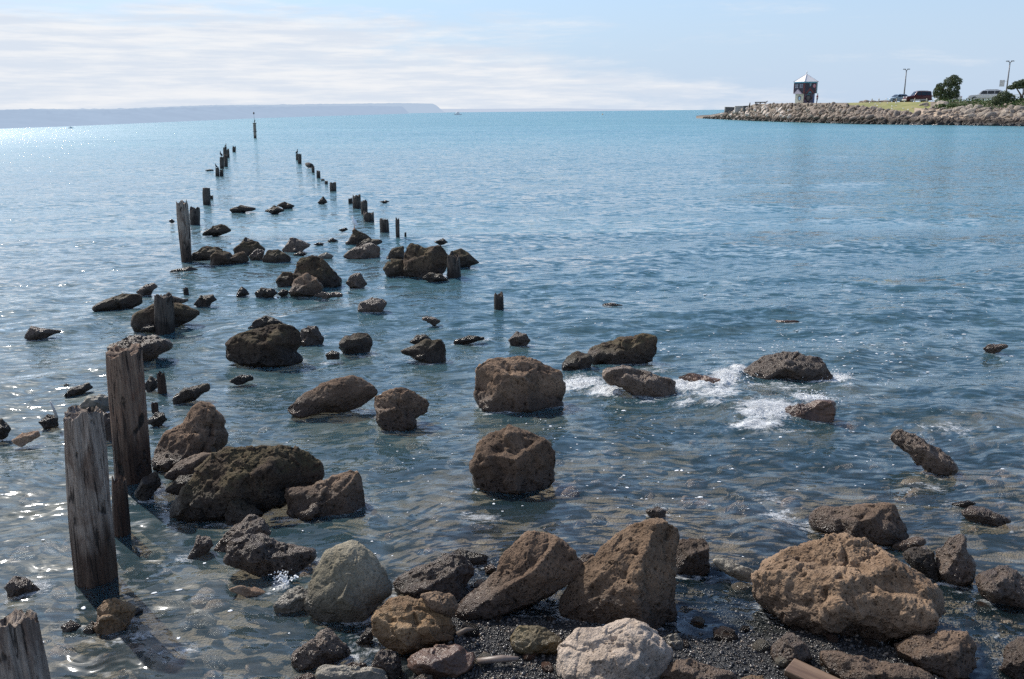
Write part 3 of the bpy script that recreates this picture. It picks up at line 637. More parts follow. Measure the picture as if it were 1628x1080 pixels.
B('G', [(870,158),(900,110),(960,105),(967,165),(890,175)], 'dark', 'rock behind the left shoulder of the massive upright boulder', 5, .9, .3)
B('G', [(1175,155),(1210,125),(1245,112),(1290,140),(1347,182),(1270,207),(1180,212)], 'dark', 'sloping rock behind the broken pile, right of the massive upright boulder', 5, .9, .25)
B('G', [(1040,262),(1090,232),(1150,245),(1197,270),(1120,287)], 'dark', 'low wet rock at the foot of the massive upright boulder', 5, .9, .3)
B('G', [(640,157),(700,110),(790,82),(840,105),(842,150),(770,167),(690,167)], 'wet', 'split rock in front of the rock where the gull stands', 5, .9, .3, fac=[(-.4,.7,.5,.32),(.4,.1,.9,.6)])
B('G', [(670,85),(710,15),(770,40),(802,62),(760,80),(700,92)], 'dark', 'dark rock with a pointed top where the gull stands', 5, .9, .3)
B('G', [(705,98),(780,58),(852,75),(842,92),(720,107)], 'dark', 'long rock lying across the front of the gull rock', 5, .8, .3)
B('G', [(345,118),(390,55),(430,65),(502,95),(430,127),(370,137)], 'wet', 'dark peaked rock with a long right slope, left of the gull rock', 5, .9, .3, fac=[(-.6,.5,.6,.38),(.4,.5,.8,.4)])
B('G', [(240,172),(270,120),(320,115),(382,147),(397,175),(320,194),(260,194)], 'dark', 'rounded black rock under the dark peaked rock', 5, .9, .3)
B('G', [(395,142),(440,125),(472,140),(430,157)], 'dark', 'small low rock right of the rounded black rock', 4, .9, .4)
B('G', [(175,152),(220,112),(257,125),(240,180),(200,187)], 'wet', 'shiny split rock left of the rounded black rock', 5, .9, .3)
B('G', [(100,118),(150,78),(220,80),(260,120),(230,132),(170,160),(120,150)], 'dark', 'dark slab rock behind the shiny split rock', 5, .9, .3)
B('G', [(122,100),(160,55),(202,70),(195,92),(150,98)], 'dark', 'small peaked rock behind the dark slab rock', 4, .9, .3)
B('A', [(283,722),(310,690),(350,688),(400,722),(440,690),(472,740),(380,772),(290,770)], 'dark', 'saddle shaped dark rock right of the tall grey leaning pile', 5, .95, .25)
B('A', [(198,705),(250,668),(320,672),(350,685),(300,738),(200,740)], 'dark', 'low dark rock touching the foot of the tall grey leaning pile', 5, .9, .25)
B('G', [(522,152),(570,130),(607,150),(580,167),(540,165)], 'slab', 'pale wet rock just awash behind the large rounded dark boulder', 4, .8, .4)
B('G', [(500,92),(530,80),(560,86),(545,98)], 'dark', 'tiny dark rock right of the dark peaked rock', 4, .9, .4)
B('G', [(568,75),(600,58),(632,75),(600,82)], 'dark', 'small flat rock halfway between the peaked rock and the gull rock', 4, .9, .4)
B('A', [(240,617),(290,575),(340,562),(392,600),(320,614)], 'dark', 'peaked dark rock alone right of the tall grey leaning pile, farther out', 5, .9, .3)
B('A', [(372,492),(430,472),(512,485),(480,499),(390,507)], 'dark', 'long low rock of a group of three far out between the two pile rows', 4, .9, .4)
B('A', [(538,503),(590,472),(642,498),(600,510)], 'dark', 'front middle rock of a group of three far out between the two pile rows', 4, .9, .4)
B('A', [(598,475),(640,455),(697,475),(660,489)], 'dark', 'back right rock of a group of three far out between the two pile rows', 4, .9, .4)
B('A', [(798,460),(825,428),(847,458),(820,465)], 'dark', 'small pointed rock left of the cluster of stumps in the right row', 4, .9, .3)
B('A', [(1088,456),(1125,448),(1150,455),(1120,462)], 'dark', 'tiny flat rock right of the cluster of stumps in the right row', 4, .9, .4)
B('A', [(893,592),(935,578),(947,590),(920,597)], 'dark', 'tiny dark rock left of the gull', 4, .9, .4)
B('A', [(1353,648),(1400,630),(1427,650),(1390,659)], 'dark', 'small dark rock beyond the sloping rock behind the broken pile', 4, .9, .4)
B('A', [(75,792),(130,775),(190,766),(237,785),(170,800)], 'dark', 'thin dark rock in front of the foot of the tall grey leaning pile', 4, .9, .4)
B('A', [(82,548),(100,537),(117,550),(100,556)], 'dark', 'tiny dark rock left of the tall grey leaning pile', 4, .9, .4)
B('A', [(255,304),(285,298),(302,304),(280,310)], 'dark', 'tiny low rock left of the first stump cluster of the left row', 4, .9, .4)
# --- left water
B('B', [(515,265),(570,225),(620,200),(700,170),(800,180),(822,220),(760,250),(650,268),(580,272)], 'dark', 'long dark ragged rock left of the pile with the broken arm', 5, .9, .4, rough=1.6)
B('B', [(775,162),(830,115),(880,105),(902,130),(850,172)], 'wet', 'glistening small rock behind the long dark ragged rock', 4, .9, .4)
B('B', [(750,335),(775,290),(870,225),(1000,215),(1070,240),(1167,277),(1130,302),(1010,342),(800,375)], 'dark', 'ragged rock behind the pile with the broken arm', 5, .9, .3, rough=1.6)
B('B', [(795,382),(850,335),(890,350),(892,392)], 'dark', 'small black rock at the left foot of the pile with the broken arm', 4, .9, .3)
B('B', [(1105,232),(1150,180),(1220,175),(1247,205),(1170,242)], 'dark', 'rounded rock right of the pile with the broken arm', 5, .9, .4)
B('B', [(128,427),(180,355),(250,370),(372,385),(310,404),(200,430)], 'wet', 'low wet rock alone in the water at the far left', 5, .9, .4, rough=1.4)
B('B', [(600,535),(630,480),(665,440),(750,405),(880,410),(960,440),(987,472),(900,525),(800,560),(700,595)], 'wet', 'broad glistening rock behind the top of the tallest pile', 6, .9, .25, rough=1.3)
B('B', [(362,752),(400,712),(510,680),(537,705),(470,742),(390,764)], 'dark', 'low bar shaped rock left of the tallest pile', 5, .9, .4)
B('B', [(338,712),(375,685),(422,695),(360,717)], 'dark', 'thin dark rock behind the bar shaped rock', 4, .9, .5)
B('B', [(430,840),(500,760),(560,748),(602,745),(640,780),(680,830),(560,850)], 'slab', 'pale glaring rock showing between the two foreground piles', 5, .8, .3, rough=1.3)
B('B', [(560,900),(590,845),(640,850),(660,940),(640,1000),(580,980)], 'wet', 'wet glittering rock in the gap between the two foreground piles', 5, .8, .3, rough=1.4)
B('B', [(1003,772),(1050,712),(1190,683),(1203,715),(1110,772),(1020,793)], 'dark', 'squared dark rock with a glinting top, right of the small stumps', 5, .9, .3)
B('B', [(848,892),(890,850),(940,853),(960,890),(910,917),(860,912)], 'dark', 'small round black rock right of the tallest pile', 5, .95, .3)
B('B', [(825,690),(860,640),(897,660),(902,702),(850,727)], 'dark', 'small rock behind the split stump near the tallest pile', 4, .9, .3)
B('B', [(-40,1000),(-20,900),(10,882),(42,910),(67,950),(20,990)], 'dark', 'dark rock cut by the left edge beside the foreground piles', 5, .9, .3)
B('B', [(60,1012),(120,970),(225,950),(232,985),(130,1032)], 'sub', 'greenish rock lapped by water near the left edge', 5, .8, .3)
B('B', [(218,905),(270,858),(327,870),(332,922),(260,935)], 'dark', 'black rock with a pale stick on it, left of the foreground piles', 5, .9, .3)
B('J', [(15,335),(80,270),(140,278),(200,312),(235,360),(120,372),(55,375)], 'wet', 'ragged glittering rock left of the foot of the front pile', 5, .8, .3, rough=1.8)
B('J', [(540,452),(590,410),(640,385),(700,412),(762,450),(740,500),(690,570),(600,605),(550,560)], 'ochre', 'ochre rock lapped by water at the foot of the front pile', 6, .85, .2, rough=.7, fac=[(-.3,.75,.55,.36),(.5,.5,.6,.4),(0,-.2,.97,.6)])
B('J', [(735,490),(765,445),(808,455),(800,485),(760,495)], 'dark', 'small dark stone at the right end of the ochre lapped rock', 4, .9, .3)
B('J', [(340,555),(400,515),(462,545),(455,580),(380,588)], 'wet', 'glittering low stone left of the ochre lapped rock', 5, .8, .3, rough=1.6)
B('J', [(465,575),(515,522),(552,540),(530,590),(490,600)], 'dark', 'black shell covered stone touching the ochre lapped rock', 4, .9, .3)
B('C', [(595,200),(620,150),(650,120),(720,80),(770,25),(810,15),(855,45),(870,100),(885,150),(850,200),(760,230),(680,262),(610,250)], 'brown', 'tall peaked brown boulder right beside the tallest pile', 6, .95, .15, rough=.8, fac=[(-.5,.6,.6,.34),(.3,.05,.95,.66),(.8,.2,.5,.68)])
B('C', [(710,440),(715,360),(760,300),(800,240),(880,190),(1010,175),(1110,165),(1190,190),(1260,250),(1240,305),(1170,340),(1090,400),(1000,415),(900,452),(800,455)], 'dark', 'widest dark boulder of the heap beside the foreground piles', 7, .95, .12, rough=1.1, lay=.03, fac=[(-.1,.85,.5,.5),(.1,-.2,.97,.66),(.7,.2,.65,.72),(-.6,.2,.8,.66)])
B('C', [(1100,352),(1170,322),(1290,310),(1380,258),(1410,275),(1427,330),(1424,442),(1300,455),(1130,438)], 'brown', 'brown boulder with a raised right corner, right end of the heap beside the foreground piles', 6, .9, .15, fac=[(-.45,.75,.5,.28),(.1,-.1,.99,.6),(.75,.1,.65,.72)])
B('C', [(640,290),(700,230),(790,195),(832,205),(795,265),(700,300)], 'brown', 'small pale topped rock on top of the heap beside the foreground piles', 5, .9, .2, by=768)
B('C', [(645,345),(700,285),(780,280),(770,325),(720,362)], 'dark', 'small dark rock under the pale topped one in the heap', 5, .9, .2)
B('C', [(528,355),(560,290),(610,275),(627,320),(562,380)], 'dark', 'rounded wet rock leaning against the dark stub by the tallest pile', 5, .9, .2)
B('C', [(873,440),(900,385),(930,375),(990,405),(1030,435),(960,478),(890,475)], 'dark', 'dark knob of rock at the front of the heap beside the foreground piles', 5, .9, .2)
B('C', [(848,575),(880,510),(970,440),(1030,450),(1052,510),(930,560),(880,578)], 'wet', 'light crusted rock behind the dark seaweed brown rock in front of the heap', 6, .9, .25, rough=1.4)
B('C', [(880,625),(900,560),(980,505),(1060,530),(1130,560),(1228,592),(1200,640),(1100,702),(1000,665)], 'wet', 'dark seaweed brown rock in front of the heap, left of the grey pyramid boulder', 6, .9, .2, rough=1.6)
B('C', [(745,602),(770,520),(822,525),(832,560),(780,595)], 'wet', 'small leaning stone alone in the water right of the front pile', 5, .8, .3)
B('C', [(880,735),(940,715),(1010,725),(1075,755),(1000,765)], 'sub', 'flat brown rock barely awash left of the grey pyramid boulder', 5, .7, .4)
# --- small stones filling the gaps of the beach
smesh = []
for q in range(8):
    S, Fc = ico(4); rg = np.random.default_rng(900 + q); Vq = S * np.array([1.25, .95, .7]) * (1 + .16 * gnoise(S * 1.4 + q * 3, q) + chips(S, 24, .16, 40, rg) + .04 * gnoise(S * 7 + q, 3))[:, None]
    me = mesh_np('beach_stone', Vq, Fc); me.materials.append(MAT[('wet', 'brown', 'dark', 'slab', 'wet', 'red', 'brown', 'ochre')[q]]); smesh.append(me)
GAPS = [(468, 1005), (590, 1040), (745, 1010), (765, 1062), (800, 985), (850, 1050), (1085, 925), (1110, 985), (1090, 1030), (1150, 1015), (1180, 1000), (1210, 1035), (1265, 1000), (1330, 1020), (1390, 1030), (1430, 1000), (1540, 985), (1560, 960), (1520, 935), (1440, 885),
        (640, 960), (715, 945), (770, 930), (930, 900), (880, 985), (600, 1000), (555, 1060), (1240, 1062), (1010, 1075), (870, 1070), (1600, 965), (1480, 1060), (470, 900), (950, 870), (1140, 900), (1180, 930)]
for i, (px_, py_) in enumerate(GAPS):
    g_ = ground(px_ + random.uniform(-8, 8), py_, 0.0); z_ = float(bedz(g_[0], g_[1])); r_ = random.uniform(.022, .055)
    o = bpy.data.objects.new('beach_stone', smesh[i % 8]); COL.objects.link(o); o.location = (g_[0], g_[1], z_ + r_ * .3); o.scale = (r_,) * 3; o.rotation_euler = (random.uniform(-.3, .3), random.uniform(-.3, .3), random.uniform(0, 6.28))
    tag(o, 'small wet stone lying in the gaps between the foreground boulders', 'stone', 'small stones between the foreground boulders')
# --- rocks under the surface
SUBS = [('E', [(335,260),(380,220),(430,205),(500,220),(550,275),(520,318),(400,335),(340,315)], 'large round tan rock under the water behind the gap in the beach boulders'),
        ('E', [(530,345),(600,328),(680,345),(690,385),(610,405),(545,380)], 'tan rock under the water left of the flat topped rock'),
        ('E', [(930,230),(1050,195),(1180,178),(1280,210),(1200,270),(1020,275)], 'broad reddish rock under the water right of the flat topped rock'),
        ('I', [(430,700),(560,640),(740,650),(830,720),(760,830),(560,760)], 'olive brown rock under the water behind the log shaped rock'),
        ('I', [(60,900),(180,860),(330,880),(400,930),(250,980),(90,960)], 'wide brown rock under the water left of the log shaped rock'),
        ('J', [(440,785),(560,700),(700,640),(825,628),(800,680),(560,790)], 'long pale streaked slab under the water in front of the front pile'),
        ('J', [(690,250),(780,200),(900,195),(925,240),(850,290),(730,290)], 'pale yellowish rock under the water right of the front pile'),
        ('J', [(880,820),(960,720),(1130,700),(1150,790),(1080,870),(920,880)], 'broad pale rock under the water at the lower left of the pyramid boulder'),
        ('J', [(250,480),(320,415),(400,440),(415,520),(330,540)], 'pinkish round rock under the water left of the ochre lapped rock'),
        ('D', [(720,140),(790,115),(880,120),(900,150),(820,170)], 'tan rock under the water behind the slanted boulder, left one'),
        ('D', [(1060,130),(1120,105),(1180,125),(1170,160),(1090,165)], 'tan rock under the water between the slanted and the tallest boulder'),
        ('F', [(480,790),(560,760),(680,770),(690,810),(560,830)], 'reddish rock under the water right of the round boulder standing alone'),
        ('F', [(870,700),(960,665),(1080,680),(1060,730),(930,735)], 'brownish rock under the water in front of the breaking foam'),
        ('G', [(80,905),(140,870),(230,880),(250,910),(150,930)], 'pale rock under the water in front of the big dark mossy boulder'),
        ('G', [(290,920),(340,850),(420,810),(470,830),(360,930)], 'pale yellow rock under the water at the left end of the long flat wedge boulder'),
        ('C', [(615,430),(650,400),(700,405),(690,435),(640,440)], 'small tan rock under the water in front of the heap beside the foreground piles'),
        ('C', [(1430,270),(1500,240),(1600,260),(1580,300),(1480,310)], 'tan rock under the water right of the raised corner boulder'),
        ('C', [(1460,360),(1520,335),(1600,350),(1570,380),(1490,380)], 'small flat tan rock under the water right of the raised corner boulder, nearer')]
for t_, pl_, lb in SUBS:
    q = tp(t_, pl_); g_ = ground(q[:, 0].mean(), q[:, 1].max(), -0.12)
    zb = float(bedz(g_[0], g_[1])); zb = max(zb, -0.3)
    o = B(t_, pl_, 'sub', lb, 5, .5, .1, zb, rough=.6)
    top = max(v.co.z for v in o.data.vertices)
    if top > -0.03: o.location.z -= top + 0.03

# a little wash and foam where the water meets the stones
from mathutils.kdtree import KDTree
wl = np.concatenate([w_ for w_ in WATERLINE if len(w_)]); wl = wl[wl[:, 1] < 20]
kd = KDTree(len(wl))
for i, p_ in enumerate(wl): kd.insert((p_[0], p_[1], 0), i)
kd.balance()
ids = np.nonzero((RA.reshape(-1) < 16) & (Y.reshape(-1) > 3.6) & (np.abs(X.reshape(-1)) < Y.reshape(-1) * .8))[0]
wn = fbm(np.stack([P[ids, 0] * 2.1, P[ids, 1] * 2.1, ids * 0.0], -1), 41, 3)
for j, i in enumerate(ids):
    dd = kd.find((P[i, 0], P[i, 1], 0))[2]
    if dd < .16: foam[i] = max(foam[i], (.46 + .3 * wn[j]) * (1 - dd / .16) ** .7)
at = wm.attributes.new('foam', 'FLOAT', 'POINT'); at.data.foreach_set('value', foam.astype(np.float32))

# spray thrown up where the wave breaks on the rocks
rg = np.random.default_rng(77); Ps, Sc = [], []
for (a, b, rx, ry, hh_, n_) in ((1160, 610, 26, 9, .13, 260), (1285, 648, 40, 8, .10, 300), (925, 612, 36, 9, .07, 200), (1222, 668, 50, 9, .05, 220), (1095, 626, 45, 9, .06, 200), (1318, 604, 36, 6, .05, 120), (450, 930, 14, 6, .05, 90)):
    for _ in range(n_):
        p_ = ground(a + rg.normal() * rx * .6, b + rg.normal() * ry * .6); z_ = abs(rg.normal()) * hh_ * .5
        Ps.append(np.array([p_[0], p_[1], surf(p_[0], p_[1]) + .02 + z_])); Sc.append(np.array([1.3, 1, 1]) * rg.uniform(.003, .010) * (1 - min(.6, z_ / (hh_ * 1.5))))
me = scatter_mesh('spray', base, Ps, rand_rot(len(Ps)), Sc); me.materials.append(bpy.data.materials['foam_white'])
tag(link('spray', me), 'white spray and broken water thrown up over the low rocks in the middle right', 'spray', kind='stuff')
# ------------------------------------------------------------------ old timber piles
def wood_mat(name, ca, cb, cc, wetline, sc_=1.0):
    s = NT(name); tc = s.n('ShaderNodeTexCoord'); v = tc.outputs['Object']; oi = s.n('ShaderNodeObjectInfo')
    v = s.n('ShaderNodeVectorMath', {0: v, 1: s.math('MULTIPLY', oi.outputs['Random'], 23.0)}, operation='ADD').outputs[0]
    g1 = s.noise(s.mapping(v, (38 * sc_, 38 * sc_, 2.6 * sc_)), 1.0, 7, 0.68, 1.1); g2 = s.noise(s.mapping(v, (90 * sc_, 90 * sc_, 3.0)), 1.0, 4, 0.6, .4)
    n1 = s.noise(s.mapping(v, (9, 9, 3.2)), 1.0, 6, 0.65, 1.0)
    c = s.mix(s.ramp(g1, .3, .7), c4(ca), c4(cb)); c = s.mix(s.ramp(n1, .45, .7, 0, .75), c, c4(cc))
    crack = s.ramp(g1, .34, .43, 1.0, 0.0); knot = s.ramp(s.noise(s.mapping(v, (13, 13, 6)), 1.0, 3, .5), .62, .7); c = s.mix(knot, c, (.02, .014, .01, 1))
    c = s.mix(s.math('MULTIPLY', crack, .8), c, (.012, .01, .009, 1))
    c = s.mix(s.ramp(g2, .3, .6, .45, 0), c, (.03, .024, .02, 1))
    pz = s.n('ShaderNodeSeparateXYZ', {0: s.n('ShaderNodeNewGeometry').outputs['Position']}).outputs[2]
    pz = s.math('MULTIPLY_ADD', s.math('SUBTRACT', s.noise(s.mapping(v, (14, 14, 2)), 1.0, 4), .5), -.5, pz)
    wt = s.ramp(pz, wetline * .45, wetline, 1.0, 0.0)
    c = s.mix(wt, c, s.mix(1.0, c, (.2, .14, .11, 1), 'MULTIPLY'))
    h = s.math('ADD', g1, s.math('MULTIPLY', g2, .4)); h = s.math('SUBTRACT', h, s.math('ADD', s.math('MULTIPLY', crack, .6), s.math('MULTIPLY', knot, .8)))
    bp = s.n('ShaderNodeBump', {'Height': h, 'Distance': .022, 'Strength': 1.0}).outputs[0]
    s.bsdf(Base_Color=c, Roughness=s.math('MULTIPLY_ADD', wt, -.25, .85), Normal=bp)
    return s.m
WOOD = {'grey': wood_mat('weathered_grey_timber', (.24, .18, .14), (.47, .39, .32), (.12, .06, .035), .42),
        'rust': wood_mat('rusty_brown_timber', (.155, .095, .065), (.32, .225, .16), (.15, .06, .03), .5),
        'black': wood_mat('tarred_black_timber', (.05, .04, .034), (.13, .105, .085), (.07, .04, .026), .2)}
def pile(t, tl, tr, bl, br, mat, label, rag=.06, nseg=26, nz=26, group=None, name='timber_pile', flat=1.0, deep=.8, grv=.085):
    q = tp(t, [tl, tr, bl, br]); bm_ = (q[2] + q[3]) / 2; tm = (q[0] + q[1]) / 2
    foot = ground(*bm_); sl = float((foot - CAM) @ FW)
    rb = .46 * abs(q[3, 0] - q[2, 0]) / F * sl; rt = .45 * abs(q[1, 0] - q[0, 0]) / F * sl
    hd = np.array([foot[0], foot[1], 0]); hd /= np.linalg.norm(hd)
    base = foot + hd * rb * .8
    d = ray(*tm); tq = ((base - CAM) @ hd) / (d @ hd); top = CAM + d * tq
    ax = top - base; L = np.linalg.norm(ax)
    sd = random.randint(0, 9999)
    th = np.linspace(0, 2 * math.pi, nseg, endpoint=False)
    cs = np.stack([np.cos(th), np.sin(th), th * 0], -1)
    ragn = 1.5 * gnoise(np.stack([np.cos(th) * 1.1, np.sin(th) * 1.1, th * 0 + sd], -1), sd) + .45 * gnoise(np.stack([np.cos(th) * 3.7, np.sin(th) * 3.7, th * 0 + sd], -1), sd + 1) + .25 * gnoise(np.stack([np.cos(th) * 11, np.sin(th) * 11, th * 0 + sd], -1), sd + 8)
    hs = 1 + min(rag / max(L, .05), .3) * (np.clip(ragn, -.9, .55) - .15)
    f0 = -deep / L; V = []
    zf = np.concatenate([[f0], np.linspace(-.1 / L, 1, nz)])
    for f in zf:
        ff = np.where(f > 0, f * hs, f)
        r = rb + (rt - rb) * max(0, f)
        pz = np.stack([np.cos(th) * 2.2, np.sin(th) * 2.2, ff * L * 1.2 + sd], -1)
        pg = np.stack([np.cos(th) * 6, np.sin(th) * 6, ff * L * .9 + sd], -1)
        k = 1 + .15 * gnoise(pz, sd) - .10 * sstep(.75, 1.0, np.full(nseg, f)) * (gnoise(pz * .6 + 3, sd) + .6) + grv * (gnoise(pg, sd + 2) - .4 * np.abs(gnoise(pg * 1.7, sd + 3)))
        V.append(base + ax * ff[:, None] + cs * (r * k)[:, None] * np.array([1, flat, 1]))
    for k_, dep in ((.82, .015), (.55, .05), (.25, .03)):           # hollow, splintered head
        rn = gnoise(np.stack([np.cos(th) * 3 * k_, np.sin(th) * 3 * k_, th * 0 + k_ * 9 + sd], -1), sd + 5)
        ff = 1 + (hs - 1) * k_ + (rag * .6 * rn - dep * min(1, rag * 12)) / L
        V.append(base + ax * ff[:, None] + cs * (rt * k_) * np.array([1, flat, 1]))
    rows = len(V); V = np.concatenate(V)
    i = np.arange(rows * nseg).reshape(rows, nseg); j = np.roll(i, -1, 1)
    Q = np.stack([i[:-1], j[:-1], j[1:], i[1:]], -1).reshape(-1, 4)
    Tt = np.concatenate([Q[:, [0, 1, 2]], Q[:, [0, 2, 3]]])
    last = i[-1]; V = np.vstack([V, V[last].mean(0)]); c_ = len(V) - 1
    Tt = np.vstack([Tt, np.stack([last, np.roll(last, -1), np.full(nseg, c_)], -1)])
    loc = np.array([base[0], base[1], 0.0])
    o = link(name, mesh_np(name, V - loc, Tt), WOOD[mat], loc=loc)
    tag(o, label, 'pile' if name == 'timber_pile' else 'stump', group)
    return o, base, top, rt
PG = 'old timber piles of a vanished jetty'
pile('N', (100, 652), (164, 655), (121, 935), (187, 925), 'grey', 'pale grey weathered pile standing at the left front, second nearest', .05, 90, 110, PG)
pile('N', (168, 556), (226, 556), (184, 768), (244, 765), 'rust', 'tallest reddish brown pile, behind the front grey pile', .05, 84, 100, PG)
pile('N', (-34, 985), (58, 985), (20, 1330), (122, 1330), 'grey', 'nearest pile with a splintered head, cut by the lower left corner', .06, 90, 80, PG)
pile('C', (435, 292), (492, 305), (442, 530), (512, 500), 'rust', 'short dark stub tucked between the two foreground piles and the heap of boulders', .07, 40, 40, PG)
o, b_, t_, r_ = pile('B', (876, 172), (996, 178), (884, 388), (1002, 388), 'black', 'thick black pile with a broken arm pointing right, in front of a ragged rock', .05, 48, 44, PG)
m_ = MB(); m_.sweep([(0, 0, 0), (r_ * .9, .02, .01), (r_ * 2.0, .0, -.01), (r_ * 2.5, .02, .0)], [.028, .04, .028, .012], 10)
br = m_.build('broken_arm', WOOD['black'], o, smooth=True); br.location = Vector(t_) - Vector(o.location) + Vector((0, 0, -.07))
pile('B', (893, 620), (945, 632), (903, 738), (957, 730), 'rust', 'split little stump right of the tallest pile', .12, 26, 24, PG, 'timber_stump')
pile('B', (862, 795), (908, 795), (868, 845), (910, 845), 'rust', 'tiny ragged stump above the small round black rock', .06, 20, 14, PG, 'timber_stump')
pile('B', (1048, 132), (1078, 140), (1050, 165), (1082, 165), 'black', 'tiny pointed stump right of the pile with the broken arm, farther out', .05, 18, 12, PG, 'timber_stump')
pile('A', (115, 450), (180, 450), (146, 750), (196, 748), 'grey', 'tall grey leaning pile standing alone farther out in the left row', .12, 48, 60, PG)
pile('A', (180, 485), (236, 485), (186, 562), (236, 560), 'black', 'broad black pile close behind the tall grey leaning pile', .08, 30, 24, PG)
pile('A', (245, 388), (284, 388), (250, 476), (288, 474), 'black', 'flat topped black pile with a small side stump, left row', .05, 30, 24, PG)
pile('A', (282, 422), (299, 428), (283, 445), (299, 444), 'black', 'small side stump touching the flat topped black pile', .05, 16, 10, PG, 'timber_stump')
pile('K', (150, 655), (196, 652), (152, 748), (198, 750), 'black', 'front left pile of the far cluster in the left row', .1, 20, 16, PG)
pile('K', (196, 672), (240, 680), (198, 752), (242, 742), 'black', 'low front right pile of the far cluster in the left row', .1, 20, 16, PG)
pile('K', (195, 548), (246, 535), (198, 668), (248, 668), 'black', 'middle left pile of the far cluster in the left row', .15, 20, 16, PG)
pile('K', (243, 525), (286, 520), (246, 645), (288, 642), 'black', 'middle right pile of the far cluster in the left row', .15, 20, 16, PG)
pile('K', (233, 432), (276, 430), (238, 580), (278, 580), 'black', 'tallest back pile of the far cluster in the left row', .15, 20, 16, PG)
pile('K', (272, 458), (302, 455), (275, 552), (308, 550), 'black', 'rightmost back pile of the far cluster in the left row', .12, 20, 16, PG)
pile('K', (333, 428), (376, 434), (336, 490), (374, 484), 'black', 'outermost forked pile at the end of the left row', .3, 20, 16, PG)
pile('K', (1018, 508), (1044, 505), (1020, 575), (1046, 578), 'black', 'grey pile partly hidden at the far end of the right row', .1, 18, 14, PG)
pile('K', (1036, 508), (1083, 510), (1040, 616), (1084, 614), 'black', 'outermost black pile of the right row, bird on its head', .1, 20, 16, PG)
pile('K', (1186, 645), (1221, 645), (1189, 708), (1224, 720), 'black', 'narrow pile with a log beside its head, right row', .2, 18, 14, PG)
pile('K', (1240, 688), (1284, 686), (1242, 768), (1288, 768), 'black', 'straight pile between the narrow pile and the low stumps, right row', .06, 22, 16, PG)
pile('K', (1288, 776), (1330, 780), (1290, 794), (1333, 796), 'black', 'lowest worn stump in the right row', .06, 18, 10, PG, 'timber_stump')
pile('K', (1329, 800), (1366, 798), (1330, 836), (1368, 836), 'black', 'square little stump left of the widest pile of the right row', .06, 18, 12, PG, 'timber_stump')
pile('K', (1381, 816), (1456, 816), (1384, 920), (1458, 918), 'black', 'widest square pile of the outer right row', .06, 30, 18, PG)
pile('A', (944, 440), (966, 437), (945, 462), (967, 462), 'black', 'small stump leaning on the left of the stump cluster, right row', .05, 18, 12, PG, 'timber_stump')
pile('A', (964, 426), (1008, 420), (966, 488), (1008, 492), 'black', 'tallest pile at the back of the stump cluster, right row', .12, 26, 20, PG)
pile('A', (1003, 452), (1038, 450), (1005, 516), (1040, 516), 'black', 'middle pile of the stump cluster, right row', .1, 22, 18, PG)
pile('A', (1014, 506), (1070, 500), (1018, 552), (1072, 555), 'black', 'broad ragged front pile of the stump cluster, right row', .1, 28, 18, PG)
pile('A', (1094, 538), (1141, 538), (1097, 598), (1144, 600), 'black', 'short square pile standing alone right of the stump cluster', .06, 28, 20, PG)
pile('A', (1170, 536), (1192, 536), (1173, 632), (1194, 632), 'black', 'slender tall pile right of the short square pile', .06, 22, 24, PG)
pile('A', (1214, 602), (1225, 602), (1214, 628), (1226, 628), 'black', 'tiniest spike of wood right of the slender tall pile', .03, 14, 10, PG, 'timber_stump')
pile('G', (1176, 150), (1244, 138), (1174, 268), (1250, 266), 'black', 'dark broken pile wedged beside the massive upright boulder', .12, 44, 36, PG)
pile('F', (110, 44), (151, 40), (111, 108), (153, 108), 'black', 'lone short pile in open water with a slanted top, centre of the view', .06, 34, 22, PG)
# log by the narrow pile
p0 = ground(*tp('K', [(1135, 652)])[0]); p1 = ground(*tp('K', [(1192, 660)])[0])
m_ = MB(); c_ = (p0 + p1) / 2
m_.sweep([p0 - c_ + (0, 0, .15), (p0 * .6 + p1 * .4) - c_ + (0, 0, .12), p1 - c_ + (0, 0, .1)], [.07, .13, .1], 8)
tag(m_.build('floating_log', WOOD['black'], None, c_, True), 'dark log lying at the head of the narrow pile, right row', 'log')
# stick on the black rock at the left
p0 = tp('B', [(325, 878)])[0]; p1 = tp('B', [(287, 788)])[0]; g0 = ground(*p0, .08); g1 = atdist(*p1, g0[1])
m_ = MB(); m_.sweep([g0 - g0, (g1 - g0) * .5 + (0.004, 0, 0), g1 - g0], [.013, .011, .007], 10)
tag(m_.build('stick', plain('bleached_stick', (.5, .47, .44), .5), None, g0, True), 'pale bleached stick standing on the black rock at the left', 'stick')
# driftwood and plank on the beach
a0 = ground(*tp('E', [(640, 985)])[0], .07); a1 = ground(*tp('E', [(850, 1090)])[0], .05); mid = (a0 + a1) / 2; dv = a1 - a0
s_ = NT('wet_plank'); tcv = s_.n('ShaderNodeTexCoord').outputs['Object']; gr = s_.noise(s_.mapping(tcv, (2.5, 40, 40)), 1.0, 5, .6)
s_.bsdf(Base_Color=s_.mix(s_.ramp(gr, .3, .7), (.11, .065, .04, 1), (.23, .15, .095, 1)), Roughness=.3, Normal=s_.n('ShaderNodeBump', {'Height': gr, 'Distance': .006}).outputs[0])
m_ = MB(); m_.box((0, 0, 0), (float(np.linalg.norm(dv)) * 1.25, .105, .035))
o = m_.build('plank', s_.m, None, mid, bevel=.006); o.rotation_euler = (R(4), R(3), math.atan2(dv[1], dv[0]))
tag(o, 'wet brown plank end sticking out at the lower edge beneath the huge boulder', 'plank')
a0 = ground(*tp('D', [(812, 650)])[0], .06); a1 = ground(*tp('D', [(968, 640)])[0], .06); mid = (a0 + a1) / 2
m_ = MB(); m_.sweep([a0 - mid, (a1 - a0) * .1 + (0, .004, .004), a1 - mid], [.016, .019, .011], 12)
